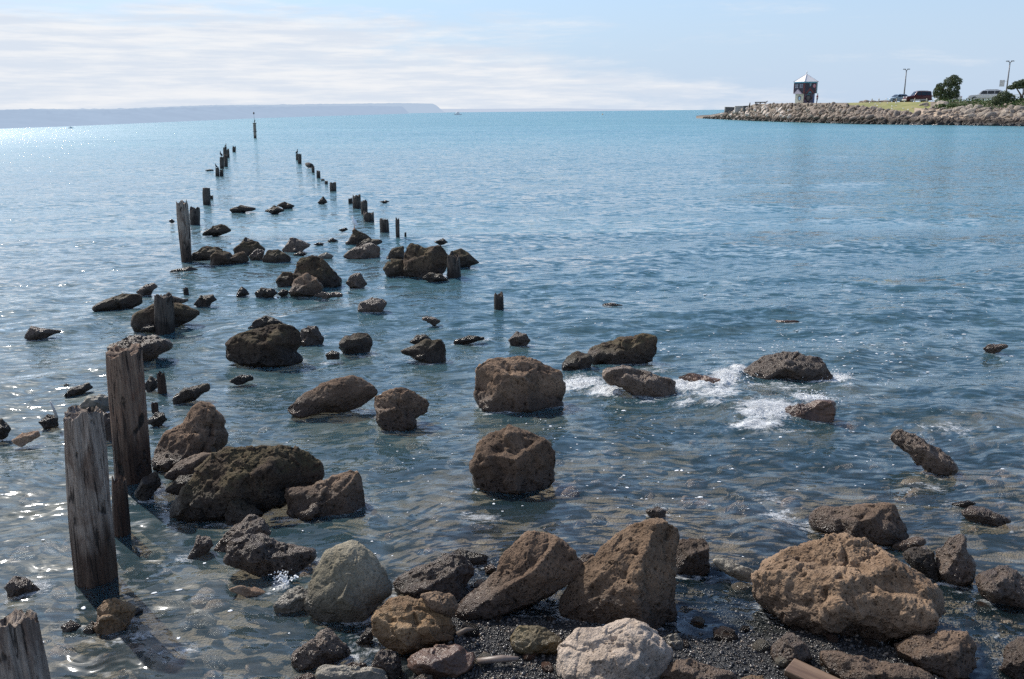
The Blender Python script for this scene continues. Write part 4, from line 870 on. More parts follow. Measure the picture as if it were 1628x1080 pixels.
o = m_.build('driftwood', plain('driftwood', (.2, .15, .12), .45, scale=20), None, mid, True); o.scale = (1, 1, .8)
tag(o, 'short grey brown driftwood stick on black gravel right of the dark red boulder', 'driftwood')
a0 = ground(*tp('D', [(735, 548)])[0], .08); a1 = ground(*tp('D', [(805, 528)])[0], .08)
m_ = MB(); m_.sweep([(0, 0, 0), (a1 - a0) * .5 + (0, 0, .012), a1 - a0], [.013, .012, .004], 8)
tag(m_.build('twig', plain('dark_twig', (.14, .1, .07), .6, scale=20), None, a0, True), 'short dark twig poking out right of the ochre boulder', 'twig')
# channel marker far out: timber post with a thin mast
o, b_, t_, r_ = pile('K', (557, 172), (591, 172), (565, 340), (598, 340), 'grey', 'tall marker post with a thin white mast, farthest post standing alone', .02, 26, 30, 'posts farther out', 'marker_post')
o['category'] = 'marker post'; del o['group']
tl = Vector(t_) - Vector(o.location); k = float((b_ - CAM) @ FW) / F / 6.783
m_ = MB(); m_.sweep([(0, 0, -.1), (0, 0, 75 * k), (-.0, 0, 112 * k)], [3.4 * k, 2.6 * k, 2 * k], 8); mast = m_.build('mast', plain('white_mast', (.7, .7, .7), .4), o, tl, True)
m_ = MB(); m_.sweep([(0, 0, 0), (0, 0, 9 * k), (0, 0, 20 * k), (0, 0, 24 * k)], [5 * k, 8 * k, 7 * k, 2 * k], 10); m_.build('lamp', plain('marker_lamp', (.05, .03, .03), .4), mast, (0, 0, 88 * k), True)
for hz in (.97, .45):
    m_ = MB(); m_.sweep([(0, 0, -3 * k), (0, 0, 3 * k)], [22 * k, 22 * k], 14)
    m_.build('band', plain('marker_band', (.1, .09, .08), .5), o, tl * hz, True)
# ------------------------------------------------------------------ far hills, haze painted into their material
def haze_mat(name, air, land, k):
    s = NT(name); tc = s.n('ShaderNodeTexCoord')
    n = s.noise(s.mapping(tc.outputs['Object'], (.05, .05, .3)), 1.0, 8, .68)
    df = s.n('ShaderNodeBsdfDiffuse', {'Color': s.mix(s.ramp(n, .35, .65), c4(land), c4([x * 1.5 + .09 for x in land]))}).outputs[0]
    em = s.n('ShaderNodeEmission', {'Color': c4(air), 'Strength': 1.0}).outputs[0]  # glow standing in for light scattered by the air
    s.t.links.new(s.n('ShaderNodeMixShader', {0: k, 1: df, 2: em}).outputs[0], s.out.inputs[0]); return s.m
def ridge(name, bx, by_, tx, ty, mat, depth=1.3, jag=2.2, seed=0, n=420, far=None):
    xs = np.linspace(bx[0], bx[-1], n); yb = np.interp(xs, bx, by_); yt = np.interp(xs, tx, ty)
    yt = yt - jag * np.abs(fbm(np.stack([xs * .05, xs * 0, xs * 0 + seed], -1), seed, 5)) 
    gb = ground(xs, yb) if far is None else atdist(xs, yb, far); rows = []
    for f in np.linspace(0, 1, 9):
        d = gb[:, 1] * (1 + (depth - 1) * f)
        yy = yb + (yt - yb) * f ** .8
        p = atdist(xs, yy, 1.0); p = CAM + (p - CAM) * d[:, None]
        w_ = fbm(np.stack([xs * .06, xs * 0 + f * 3, xs * 0 + seed], -1), seed + 3, 4)
        p[:, 1] *= 1 + .06 * w_ * f; p[:, 0] *= 1 + .06 * w_ * f
        p[:, 2] = CH + (p[:, 2] - CH) * (1 + .06 * w_ * f)
        if f == 0: p[:, 2] = -.3
        rows.append(p)
    tag(link(name, mesh_np(name, np.concatenate(rows), grid_faces(9, n)), mat), kind='structure')
bxs = [-420, -200, 0, 110, 200, 300, 400, 500, 600, 646, 650]; bys = [226, 215, 205, 201.3, 197.3, 193, 188.6, 185.4, 182.4, 181, 181]
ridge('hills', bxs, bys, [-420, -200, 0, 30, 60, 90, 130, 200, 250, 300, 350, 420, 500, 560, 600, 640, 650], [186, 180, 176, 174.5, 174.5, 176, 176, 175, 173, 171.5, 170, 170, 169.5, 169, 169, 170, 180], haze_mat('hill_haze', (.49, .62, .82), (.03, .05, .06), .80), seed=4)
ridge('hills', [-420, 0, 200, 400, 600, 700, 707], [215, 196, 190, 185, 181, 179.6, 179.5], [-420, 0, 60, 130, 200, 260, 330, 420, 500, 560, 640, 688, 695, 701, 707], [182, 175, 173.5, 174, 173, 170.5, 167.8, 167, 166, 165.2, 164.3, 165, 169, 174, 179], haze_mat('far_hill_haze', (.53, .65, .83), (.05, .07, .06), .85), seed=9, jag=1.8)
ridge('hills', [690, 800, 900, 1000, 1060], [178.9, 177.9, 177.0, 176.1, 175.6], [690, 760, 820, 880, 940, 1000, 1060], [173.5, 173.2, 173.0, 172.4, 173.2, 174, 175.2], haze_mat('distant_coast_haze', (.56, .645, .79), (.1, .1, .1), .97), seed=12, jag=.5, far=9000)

# ------------------------------------------------------------------ the breakwater across the water
WX = [1106, 1115, 1150, 1200, 1250, 1300, 1370, 1450, 1540, 1640, 1800, 2000]; WY = [188.3, 188.6, 190.2, 192.6, 194.3, 195.8, 197.8, 198.8, 199.8, 201.2, 203.5, 206]
AX = [1106, 1115, 1128, 1135, 1150, 1170, 1190, 1200, 1260, 1330, 1370, 1410, 1440, 1465, 1500, 1540, 1628, 2000]; AY = [188.2, 187, 186.2, 185, 181, 175.5, 169.5, 166, 164.6, 165, 169, 175, 179, 184, 187, 189.5, 190.5, 195]
CX = [1106, 1115, 1128, 1135, 1150, 1170, 1190, 1200, 1260, 1350, 1400, 1460, 1500, 1560, 1628, 2000]; CY = [188.1, 186.9, 186.1, 184.8, 180.8, 175.2, 169, 165.5, 164.2, 163.6, 162.6, 162.2, 161.4, 160.6, 158.5, 150]
def Y0(x): return ground(np.asarray(x, float), np.interp(x, WX, WY))[..., 1]
def dA(x): return np.interp(x, [1106, 1140, 1200, 1350, 1440, 1500, 2000], [.5, 3, 6, 6, 5, 4, 4])
def dC(x): return np.interp(x, [1106, 1140, 1200, 1330, 1400, 1470, 1540, 2000], [.8, 3.5, 6.8, 7.5, 18, 16, 14, 14])
def bw(x, f):
    """surface of the breakwater: f 0 waterline, 1 head of the stones, 2 crest"""
    x = np.asarray(x, float); f = np.asarray(f, float); y0 = Y0(x); P0 = ground(x, np.interp(x, WX, WY))
    PA = CAM + (atdist(x, np.interp(x, AX, AY), 1.0) - CAM) * (y0 + dA(x))[..., None]
    PC = CAM + (atdist(x, np.interp(x, CX, CY), 1.0) - CAM) * (y0 + dC(x))[..., None]
    a = np.clip(f, 0, 1)[..., None]; b = np.clip(f - 1, 0, 1)[..., None]
    return P0 * (1 - a) + (PA * (1 - b) + PC * b) * a
xs = np.linspace(1106, 2000, 420); rows = [bw(xs, xs * 0) - np.array([0, 2, .8])]
for f in (0, .25, .5, .75, .97): rows.append(bw(xs, xs * 0 + f) - np.array([0, 0, .38]))
for f in (1.02, 1.25, 1.5, 1.75, 2): rows.append(bw(xs, xs * 0 + f))
for dd in (10, 40, 120):
    q = rows[10].copy(); q = np.column_stack([q[:, 0] * (1 + dd / q[:, 1]), q[:, 1] + dd, q[:, 2] - .05]); rows.append(q)
q = rows[-1].copy(); q[:, 2] = -1; rows.append(q)
nrw = len(rows); V = np.concatenate(rows); FQ = grid_faces(nrw, 420)
rowi = FQ[:, 0] // 420; coli = xs[FQ[:, 0] % 420]
s = NT('lawn_grass'); tc = s.n('ShaderNodeTexCoord'); v = tc.outputs['Object']
n1 = s.noise(v, .35, 5, .6); n2 = s.noise(v, 3.0, 4)
c = s.mix(s.ramp(n1, .35, .65), (.19, .205, .05, 1), (.30, .27, .10, 1)); c = s.mix(s.ramp(n2, .5, .75, 0, .5), c, (.36, .28, .15, 1))
s.bsdf(Base_Color=c, Roughness=.9); grassm = s.m
def zone(mask, name, mat):
    f_ = FQ[mask]; used, inv = np.unique(f_, return_inverse=True)
    return tag(link(name, mesh_np(name, V[used], inv.reshape(f_.shape)), mat), kind='structure')
earth = plain('breakwater_earth', (.2, .16, .12), .9, scale=1.5)
isg = (rowi >= 6) & (rowi <= 9) & (coli > 1345) & (coli < 1478) | (rowi > 9) & (coli > 1345)
isp = (rowi >= 5) & (rowi <= 7) & (coli >= 1452) & (coli < 1545)
zone(isg & ~isp, 'lawn', grassm)
zone(isp, 'path', plain('sandy_path', (.46, .35, .25), .9, scale=2))
zone(~isg & ~isp, 'breakwater_mound', earth)

RIP = {'pale': rock_mat('sun_painted_armour_stone', (.5, .40, .33), (.82, .70, .61), line=.5, stain=.9, spot=.3, bump=2.5), 'mid': rock_mat('brown_armour_stone', (.22, .17, .135), (.48, .39, .315), line=.6, stain=1.35, bump=2.5),  # pale stone: sunlight on the left slope painted into its colour
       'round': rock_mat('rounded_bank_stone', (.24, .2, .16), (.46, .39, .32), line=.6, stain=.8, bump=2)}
rprot = []
for q in range(10):
    S, Fc = ico(4); rg = np.random.default_rng(500 + q); d = np.ones(len(S))
    for k in range(9):
        n_ = rg.normal(size=3); n_ /= np.linalg.norm(n_); dd_ = S @ n_; o_ = rg.uniform(.5, .8)
        d = np.where(dd_ > .05, np.minimum(d, o_ / np.maximum(dd_, .05)), d)
    Vq = S * d[:, None] * np.array([1.25, .95, .8]); Vq = Vq * (1 + .07 * fbm(S * 2.2 + q * 3, q, 3))[:, None]
    rprot.append((Vq, Fc))
rprot2 = []
for q in range(8):
    S, Fc = ico(3); rg = np.random.default_rng(700 + q); d = np.ones(len(S))
    for k in range(8):
        n_ = rg.normal(size=3); n_ /= np.linalg.norm(n_); dd_ = S @ n_; d = np.where(dd_ > .05, np.minimum(d, rg.uniform(.45, .8) / np.maximum(dd_, .05)), d)
    rprot2.append((S * d[:, None] * np.array([1.3, .95, .8]), Fc))
rmesh = {k: [] for k in RIP}
for k in RIP:
    for q, (Vq, Fc) in enumerate(rprot):
        me = mesh_np('armour_stone', Vq, Fc); me.materials.append(RIP[k]); rmesh[k].append(me)
spots = []
for a, b, rws, kk in ((1124, 1345, 9, 'L'), (1345, 1470, 6, 'M'), (1470, 1660, 4, 'S')):
    nn = {'L': 21, 'M': 13, 'S': 20}[kk]
    for r_ in range(rws):
        for c_ in range(nn):
            if kk == 'L' and r_ >= 7 and random.random() < .4: continue
            x = a + (b - a) * (c_ + random.uniform(.1, .9)) / nn; spots.append((x, (r_ + random.uniform(.1, .9)) / rws, kk))
for r_ in range(3):
    for c_ in range(17): spots.append((1466 + 200 * (c_ + random.uniform(.1, .9)) / 17, 1.05 + (r_ + random.uniform(.1, .9)) / 3 * (.62 if c_ > 3 else .8), 'R'))
spots = spots[:]; random.shuffle(spots)
LABS = {'Lt': ('pale sunlit armour stone on the breakwater slope left of the painted tower', 'pale'), 'Lm': ('brown armour stone on the breakwater slope below and right of the painted tower', 'mid'),
        'Lw': ('dark wet armour stone along the waterline of the outer breakwater', 'mid'), 'M': ('brown armour stone on the shore slope below the lawn', 'mid'),
        'S': ('low dark shore stone at the waterline below the grassy bank', 'mid'), 'R': ('rounded grey brown stone of the bank under the shrubs at the right', 'round')}
stf = []
nind = 0
for (x, f, kk) in spots:
    p = bw(x, f); key = kk
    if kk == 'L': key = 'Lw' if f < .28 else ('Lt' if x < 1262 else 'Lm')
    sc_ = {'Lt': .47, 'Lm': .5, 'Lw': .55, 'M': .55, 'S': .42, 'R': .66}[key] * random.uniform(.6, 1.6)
    if x < 1150: sc_ *= .8
    if nind >= 296 and kk != 'R': stf.append((p, sc_, key)); continue
    nind += 1
    lb, mk = LABS[key]
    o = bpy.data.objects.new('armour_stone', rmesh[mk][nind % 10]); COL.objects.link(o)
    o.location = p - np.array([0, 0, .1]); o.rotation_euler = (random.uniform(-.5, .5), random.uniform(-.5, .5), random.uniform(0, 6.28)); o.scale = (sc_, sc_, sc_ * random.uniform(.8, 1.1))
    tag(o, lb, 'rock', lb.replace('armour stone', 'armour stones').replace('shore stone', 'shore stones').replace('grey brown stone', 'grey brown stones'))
for _ in range(1900):
    x = random.uniform(1118, 1690); f = random.random() if x < 1470 or random.random() < .45 else 1 + random.random() * .75
    stf.append((bw(x, f) - np.array([0, 0, .1]), random.uniform(.2, .46), 'x'))
me = scatter_mesh('rubble', rprot2, [a for a, b, c in stf], rand_rot(len(stf)), [np.ones(3) * b for a, b, c in stf])
tag(link('rubble', me, RIP['mid']), 'small rubble filling the gaps between the breakwater stones', 'rubble', kind='stuff')
# low dark boulders along the edge of the car park
def crest(px, py, dy): return CAM + (atdist(px, py, 1.0) - CAM) * float(Y0(px) + dy)
for i, (px, sc_, lb) in enumerate(((1371, .35, 'flat dark stone, leftmost of those edging the car park'), (1380, .62, 'tallest dark stone edging the car park'), (1390, .5, 'dark stone edging the car park, left of a pale bollard'),
                               (1402, .55, 'dark stone edging the car park, right of a pale bollard'), (1410, .45, 'dark stone edging the car park, next to the pale blue hatchback'))):
    o = bpy.data.objects.new('boulder', rmesh['mid'][i]); COL.objects.link(o); o.location = crest(px, 162.8, 20); o.scale = (sc_ * 1.6, sc_, sc_); tag(o, lb, 'boulder')
bm_ = MB(); bm_.sweep([(0, 0, -.3), (0, 0, .6), (0, 0, .66)], [.09, .09, .05], 8); bo = bm_.build('bollard', plain('pale_timber', (.45, .4, .32), .7), None, crest(1386, 163, 17), True)
BL = ['first pale bollard at the top of the lawn, counted from the left', 'second pale bollard from the left at the top of the lawn', 'third pale bollard from the left, in front of the pale blue hatchback', 'fourth pale bollard from the left, in front of the dark red car', 'rightmost pale bollard at the top of the lawn, behind the dark red car']
for i, px in enumerate((1386, 1397, 1425, 1454, 1473)):
    o = bo if i == 0 else bo.copy()
    if i: COL.objects.link(o)
    o.location = crest(px, 163.0, 17); tag(o, BL[i], 'bollard', 'pale bollards along the top of the lawn')

# ------------------------------------------------------------------ painted tower
def face_rz(p): return -math.atan2(p[0], p[1])
tp0 = crest(1279, 164.6, 10.5); U = float(tp0[1]) / F / 10.8
tw = empty('painted_tower', tp0, 'small six sided tower with a white pointed roof and dark painted murals on the breakwater', 'tower', rz=face_rz(tp0))
TH = [R(a) for a in (-66, -6, 54, 114, 174, 234)]
def hexv(Rr, z): return [(Rr * math.sin(t), -Rr * math.cos(t), z) for t in TH]
def hexprism(r0, r1, z0, z1):
    m = MB(); m.add(hexv(r0, z0) + hexv(r1, z1), [tuple(range(6)), tuple(range(6, 12))] + [(i, (i + 1) % 6, (i + 1) % 6 + 6, i + 6) for i in range(6)]); return m
RU, RL = 203 * U, 166 * U; zu, zt, za = 160 * U, 333 * U, 466 * U
hexprism(RL, RL, -.6, zu).build('lower_wall', plain('lower_wall_paint', (.12, .10, .13), .7), tw)
hexprism(RU, RU, zu, zt - .1).build('upper_wall', plain('upper_wall_paint', (.045, .04, .055), .6), tw)
hexprism(RU * 1.015, RU * 1.015, zt - .098, zt + .1).build('fascia', plain('teal_fascia', (.14, .42, .52), .5), tw)
m = MB(); m.add(hexv(RU * 1.06, zt + .102) + [(0, 0, za)] , [(i, (i + 1) % 6, 6) for i in range(6)] + [tuple(range(6))]); rf = m.build('roof', plain('white_roof', (.78, .74, .72), .5, var=.06), tw)
for v_ in hexv(RU * 1.065, zt + .12):
    m = MB(); m.sweep([v_, (0, 0, za + .02)], [.07, .05], 6); m.build('roof_rib', plain('roof_rib_white', (.82, .76, .74), .5, var=.03), rf)
m = MB(); m.sweep([(0, 0, za - .05), (0, 0, za + .22), (0, 0, za + .3), (.1, 0, za + .42), (.05, 0, za + .55)], [.05, .05, .12, .14, .02], 8); m.build('finial', plain('finial_white', (.8, .78, .75), .4), rf, smooth=True)
def fpt(i, Rr, u, z, off):
    a, b = hexv(Rr, 0)[i], hexv(Rr, 0)[(i + 1) % 6]; x = a[0] + (b[0] - a[0]) * u; y = a[1] + (b[1] - a[1]) * u
    n_ = Vector((a[0] + b[0], a[1] + b[1], 0)).normalized(); return (x + n_.x * off, y + n_.y * off, z)
PC_ = {}
def panel(name, i, Rr, poly, col, off=.03, par=None):
    key = tuple(col)
    if key not in PC_: PC_[key] = plain('mural_paint', col, .6, var=.1)
    n = len(poly); Vv = [fpt(i, Rr, u, z, off) for u, z in poly] + [fpt(i, Rr, u, z, .002) for u, z in poly]
    m = MB(); m.add(Vv, [tuple(range(n))] + [(k, (k + 1) % n, (k + 1) % n + n, k + n) for k in range(n)]); return m.build(name, PC_[key], par or tw)
Ht = zt - .12
RED, TEAL, PINK, CRM, BLK, BLU, GRY = (.17, .05, .05), (.11, .26, .3), (.55, .25, .27), (.68, .6, .45), (.015, .014, .018), (.11, .2, .42), (.33, .32, .36)
for i_, a_, b_ in ((0, .0, .05), (0, .93, .999), (1, .0, .06), (1, .94, .999)): panel('mural_edge', i_, RU, [(a_, zu), (b_, zu), (b_, Ht), (a_, Ht)], RED, .04)
panel('mural_side', 2, RU, [(.0, zu), (.99, zu), (.99, Ht), (.0, Ht)], TEAL)
panel('mural_side', 2, RL, [(.0, 0), (.99, 0), (.99, zu - .05), (.0, zu - .05)], BLU)
for a_ in (.16, .30, .58, .74):
    for zz_ in (.52, .72): panel('mural_block', 0, RU, [(a_, zu + (Ht - zu) * zz_), (a_ + .1, zu + (Ht - zu) * zz_), (a_ + .1, zu + (Ht - zu) * (zz_ + .16)), (a_, zu + (Ht - zu) * (zz_ + .16))], GRY)
hh = Ht - zu
panel('mural_chevron', 1, RU, [(.12, zu + .02), (.5, zu + hh * .55), (.88, zu + .02), (.72, zu + .02), (.5, zu + hh * .3), (.28, zu + .02)][::1], RED)
panel('mural_chevron', 1, RU, [(.34, zu + .0), (.5, zu + hh * .22), (.66, zu + .0), (.56, zu + .0), (.5, zu + hh * .1), (.44, zu)], TEAL, .045)
panel('mural_stripe', 1, RU, [(.46, zu + hh * .66), (.52, zu + hh * .66), (.6, zu + hh * .95), (.42, zu + hh * .95)], (.2, .33, .34))
panel('mural_disc', 1, RU, [(.84 + .11 * math.cos(t), zu + hh * .7 + .19 * hh * math.sin(t)) for t in np.linspace(0, 6.28, 17)[:-1]], PINK)
panel('mural_ground', 1, RL, [(.0, 0), (.06, 0), (.06, zu - .03), (.0, zu - .03)], RED)
dm = panel('mural_diamond', 1, RL, [(.02, zu * .52), (.46, 0.02), (.9, zu * .52), (.46, zu * .98)], RED, .025)
panel('mural_diamond', 1, RL, [(.07, zu * .52), (.46, zu * .06), (.85, zu * .52), (.46, zu * .94)], BLK, .04)
for z_ in (.3, .42, .54, .66): panel('mural_scroll', 1, RL, [(.46 - (.28 - abs(z_ - .5) * .8), zu * z_), (.46 + (.28 - abs(z_ - .5) * .8), zu * z_), (.46 + .1, zu * (z_ + .06)), (.46 - .1, zu * (z_ + .06))], (.3, .24, .2), .055)
panel('mural_chevron', 1, RL, [(.28, zu * .8), (.46, zu * .99), (.64, zu * .8), (.55, zu * .8), (.46, zu * .9), (.37, zu * .8)], TEAL, .055)
panel('cream_wall', 0, RL, [(.0, 0.0), (.99, 0.0), (.99, zu - .04), (.0, zu - .04)], CRM, .03)
panel('arch', 0, RL, [(.5 + .2 * math.cos(t), zu * .52 + .26 * zu * math.sin(t)) for t in np.linspace(0, 6.28, 19)[:-1]], (.2, .12, .12), .05)
panel('arch_light', 0, RL, [(.52 + .12 * math.cos(t), zu * .5 + .18 * zu * math.sin(t)) for t in np.linspace(0, 6.28, 19)[:-1]], (.45, .62, .72), .065)
# gabled hood over the arch
a0_, b0_ = Vector(fpt(0, RL, .02, zu - .12, 0)), Vector(fpt(0, RL, .98, zu - .12, 0)); nn_ = Vector((a0_.x + b0_.x, a0_.y + b0_.y, 0)).normalized(); md = (a0_ + b0_) / 2 + Vector((0, 0, 72 * U))
out_ = nn_ * .75; m = MB()
m.add([a0_, b0_, md, a0_ + out_, b0_ + out_, md + out_], [(3, 4, 5), (0, 3, 5, 2), (4, 1, 2, 5), (0, 1, 4, 3)]); m.build('porch_hood', plain('pink_hood', (.62, .48, .5), .6, var=.1), tw)

# ------------------------------------------------------------------ person by the tower
def skin_figure(name, joints, edges, mat, parent=None, loc=None, sub=2):
    me = bpy.data.meshes.new(name); me.from_pydata([j[0] for j in joints], edges, [])
    o = link(name, me, mat, parent, loc); sk = o.modifiers.new('skin', 'SKIN'); sk.use_smooth_shade = True
    for i, j in enumerate(joints): me.skin_vertices[0].data[i].radius = (j[1], j[1]) if not isinstance(j[1], tuple) else j[1]
    me.skin_vertices[0].data[0].use_root = True
    sb = o.modifiers.new('subdivision', 'SUBSURF'); sb.levels = sub; sb.render_levels = sub; return o
pp_ = crest(1298.6, 164.4, 9.5)
J = [((0, 0, .95), (.15, .11)), ((0, -.01, 1.15), (.14, .1)), ((0, -.02, 1.40), (.17, .1)), ((0, -.03, 1.50), .055), ((.01, -.05, 1.58), .07), ((.01, -.06, 1.68), (.075, .09)), ((.01, -.06, 1.76), .05),
     ((-.19, -.02, 1.40), .05), ((-.23, .03, 1.14), .04), ((-.2, -.12, .95), .032), ((-.19, -.16, .87), .028), ((.19, -.02, 1.40), .05), ((.23, -.02, 1.14), .04), ((.16, -.2, 1.12), .032), ((.12, -.26, 1.14), .028),
     ((-.09, 0, .86), .085), ((-.1, -.05, .48), .058), ((-.1, .05, .08), .042), ((-.1, -.1, .03), .035), ((.09, 0, .86), .085), ((.11, .04, .48), .058), ((.11, .1, .08), .042), ((.12, -.04, .03), .035)]
E_ = [(0, 1), (1, 2), (2, 3), (3, 4), (4, 5), (5, 6), (2, 7), (7, 8), (8, 9), (9, 10), (2, 11), (11, 12), (12, 13), (13, 14), (0, 15), (15, 16), (16, 17), (17, 18), (0, 19), (19, 20), (20, 21), (21, 22)]
person = skin_figure('person', J, E_, plain('skin', (.42, .26, .19), .6, var=.08), None, pp_); person.rotation_euler.z = face_rz(pp_) + 1.0
tag(person, 'person in a dull red top and dark trousers standing right of the painted tower', 'person')
skin_figure('shirt', [((0, 0, .98), (.175, .135)), ((0, -.01, 1.15), (.165, .125)), ((0, -.02, 1.38), (.19, .125)), ((0, -.025, 1.45), .08), ((-.19, -.02, 1.40), .066), ((-.225, .01, 1.22), .055), ((.19, -.02, 1.40), .066), ((.225, -.01, 1.22), .055)], [(0, 1), (1, 2), (2, 3), (2, 4), (4, 5), (2, 6), (6, 7)], plain('dull_red_cloth', (.32, .1, .12), .9), person)
skin_figure('trousers', [((0, 0, .95), (.165, .13)), ((-.09, 0, .84), .1), ((-.1, -.05, .48), .072), ((-.1, .04, .12), .06), ((.09, 0, .84), .1), ((.11, .04, .48), .072), ((.11, .09, .12), .06)], [(0, 1), (1, 2), (2, 3), (0, 4), (4, 5), (5, 6)], plain('dark_cloth', (.05, .06, .1), .9), person)
m = MB(); m.sweep([(.01, -.03, 1.64), (.01, -.045, 1.72), (.01, -.05, 1.79), (.01, -.05, 1.81)], [.085, .1, .075, .02], 10); m.build('hair', plain('dark_hair', (.04, .03, .02), .6), person, smooth=True)

# ------------------------------------------------------------------ blocks and timber at the tip of the breakwater
def block(px0, px1, y0_, y1_, mat, label, name='concrete_block', dy=4.0, tilt=0.0):
    a = crest((px0 + px1) / 2, y1_, dy); k_ = a[1] / F; wd, ht = (px1 - px0) * k_, (y1_ - y0_) * k_
    m = MB(); m.box((0, 0, ht / 2), (wd, wd * .8, ht), top=(.94, .94)); m.box((0, 0, ht + .05), (wd * .98, wd * .8, .1))
    o = m.build(name, mat, None, a, bevel=.04); o.rotation_euler = (0, tilt, face_rz(a) + .12); return tag(o, label, 'block')
cnc = plain('dark_concrete', (.12, .115, .11), .8, scale=1.2); cnp = plain('pale_concrete', (.42, .39, .35), .8, scale=1.2)
block(1152, 1167, 171.5, 179.5, cnc, 'dark concrete block farthest out at the breakwater tip', tilt=R(2))
block(1168, 1181, 170, 179, cnp, 'pale concrete block in the middle of three at the breakwater tip')
block(1181, 1190, 169.5, 177, cnc, 'narrow dark concrete block nearest the slope at the breakwater tip', tilt=R(-2))
a = crest(1191.3, 173, 5); k_ = a[1] / F; m = MB(); m.sweep([(0, 0, -.6), (0, 0, 5 * k_), (.1, 0, 9 * k_)], [1.3 * k_, 1.1 * k_, .7 * k_], 8); tag(m.build('post', WOOD['black'], None, a, True), 'short dark post beside the concrete blocks at the breakwater tip', 'post')
a = crest(1209, 165.2, 7.5); k_ = a[1] / F; bn = empty('timber_rail', a, 'low dark timber rail with one raised end on top of the outer breakwater', 'rail', rz=face_rz(a))
m = MB(); m.box((0, 0, 2.1 * k_), (17 * k_, .3, 1.6 * k_)); m.sweep([(8 * k_, 0, 2 * k_), (10.5 * k_, 0, 4.2 * k_)], [.9 * k_, .5 * k_], 7); m.build('beam', WOOD['black'], bn)
for q in (-7, 0, 6.5): m = MB(); m.box((q * k_, 0, .1 * k_), (1.4 * k_, .28, 2.6 * k_)); m.build('leg', WOOD['black'], bn)

# ------------------------------------------------------------------ lamp posts
def lamp(px, ytop, ybase, dy, label, sign=False):
    a = crest(px, ybase, dy); k_ = a[1] / F; h_ = (ybase - ytop) * k_
    o = empty('street_lamp', a, label, 'street lamp', 'lamp posts in the car park', face_rz(a)); g_ = plain('lamp_grey', (.2, .19, .19), .5)
    m = MB(); m.sweep([(0, 0, -.5), (0, 0, h_ * .5), (0, 0, h_ - .2)], [.13, .1, .08], 10); m.build('pole', g_, o, smooth=True)
    for sx in (-1, 1):
        m = MB(); m.sweep([(0, 0, h_ - .3), (sx * .22, 0, h_ - .12)], [.05, .05], 6); m.box((sx * .34, 0, h_ - .05), (.5, .3, .14), top=(.9, .7)); m.build('lamp_head', g_, o)
    if sign:
        m = MB(); m.box((-.75, 0, h_ * .42), (.7, .05, 1.0)); m.box((-.25, .0, h_ * .42 + .3), (.5, .04, .05)); m.build('sign_plate', plain('sign_grey', (.62, .6, .62), .5), o)
lamp(1436.5, 113.5, 160, 26, 'tall grey lamp post behind the pale blue hatchback')
lamp(1598.5, 101.5, 158, 22, 'tall grey lamp post with a small sign plate, behind the round bush', True)

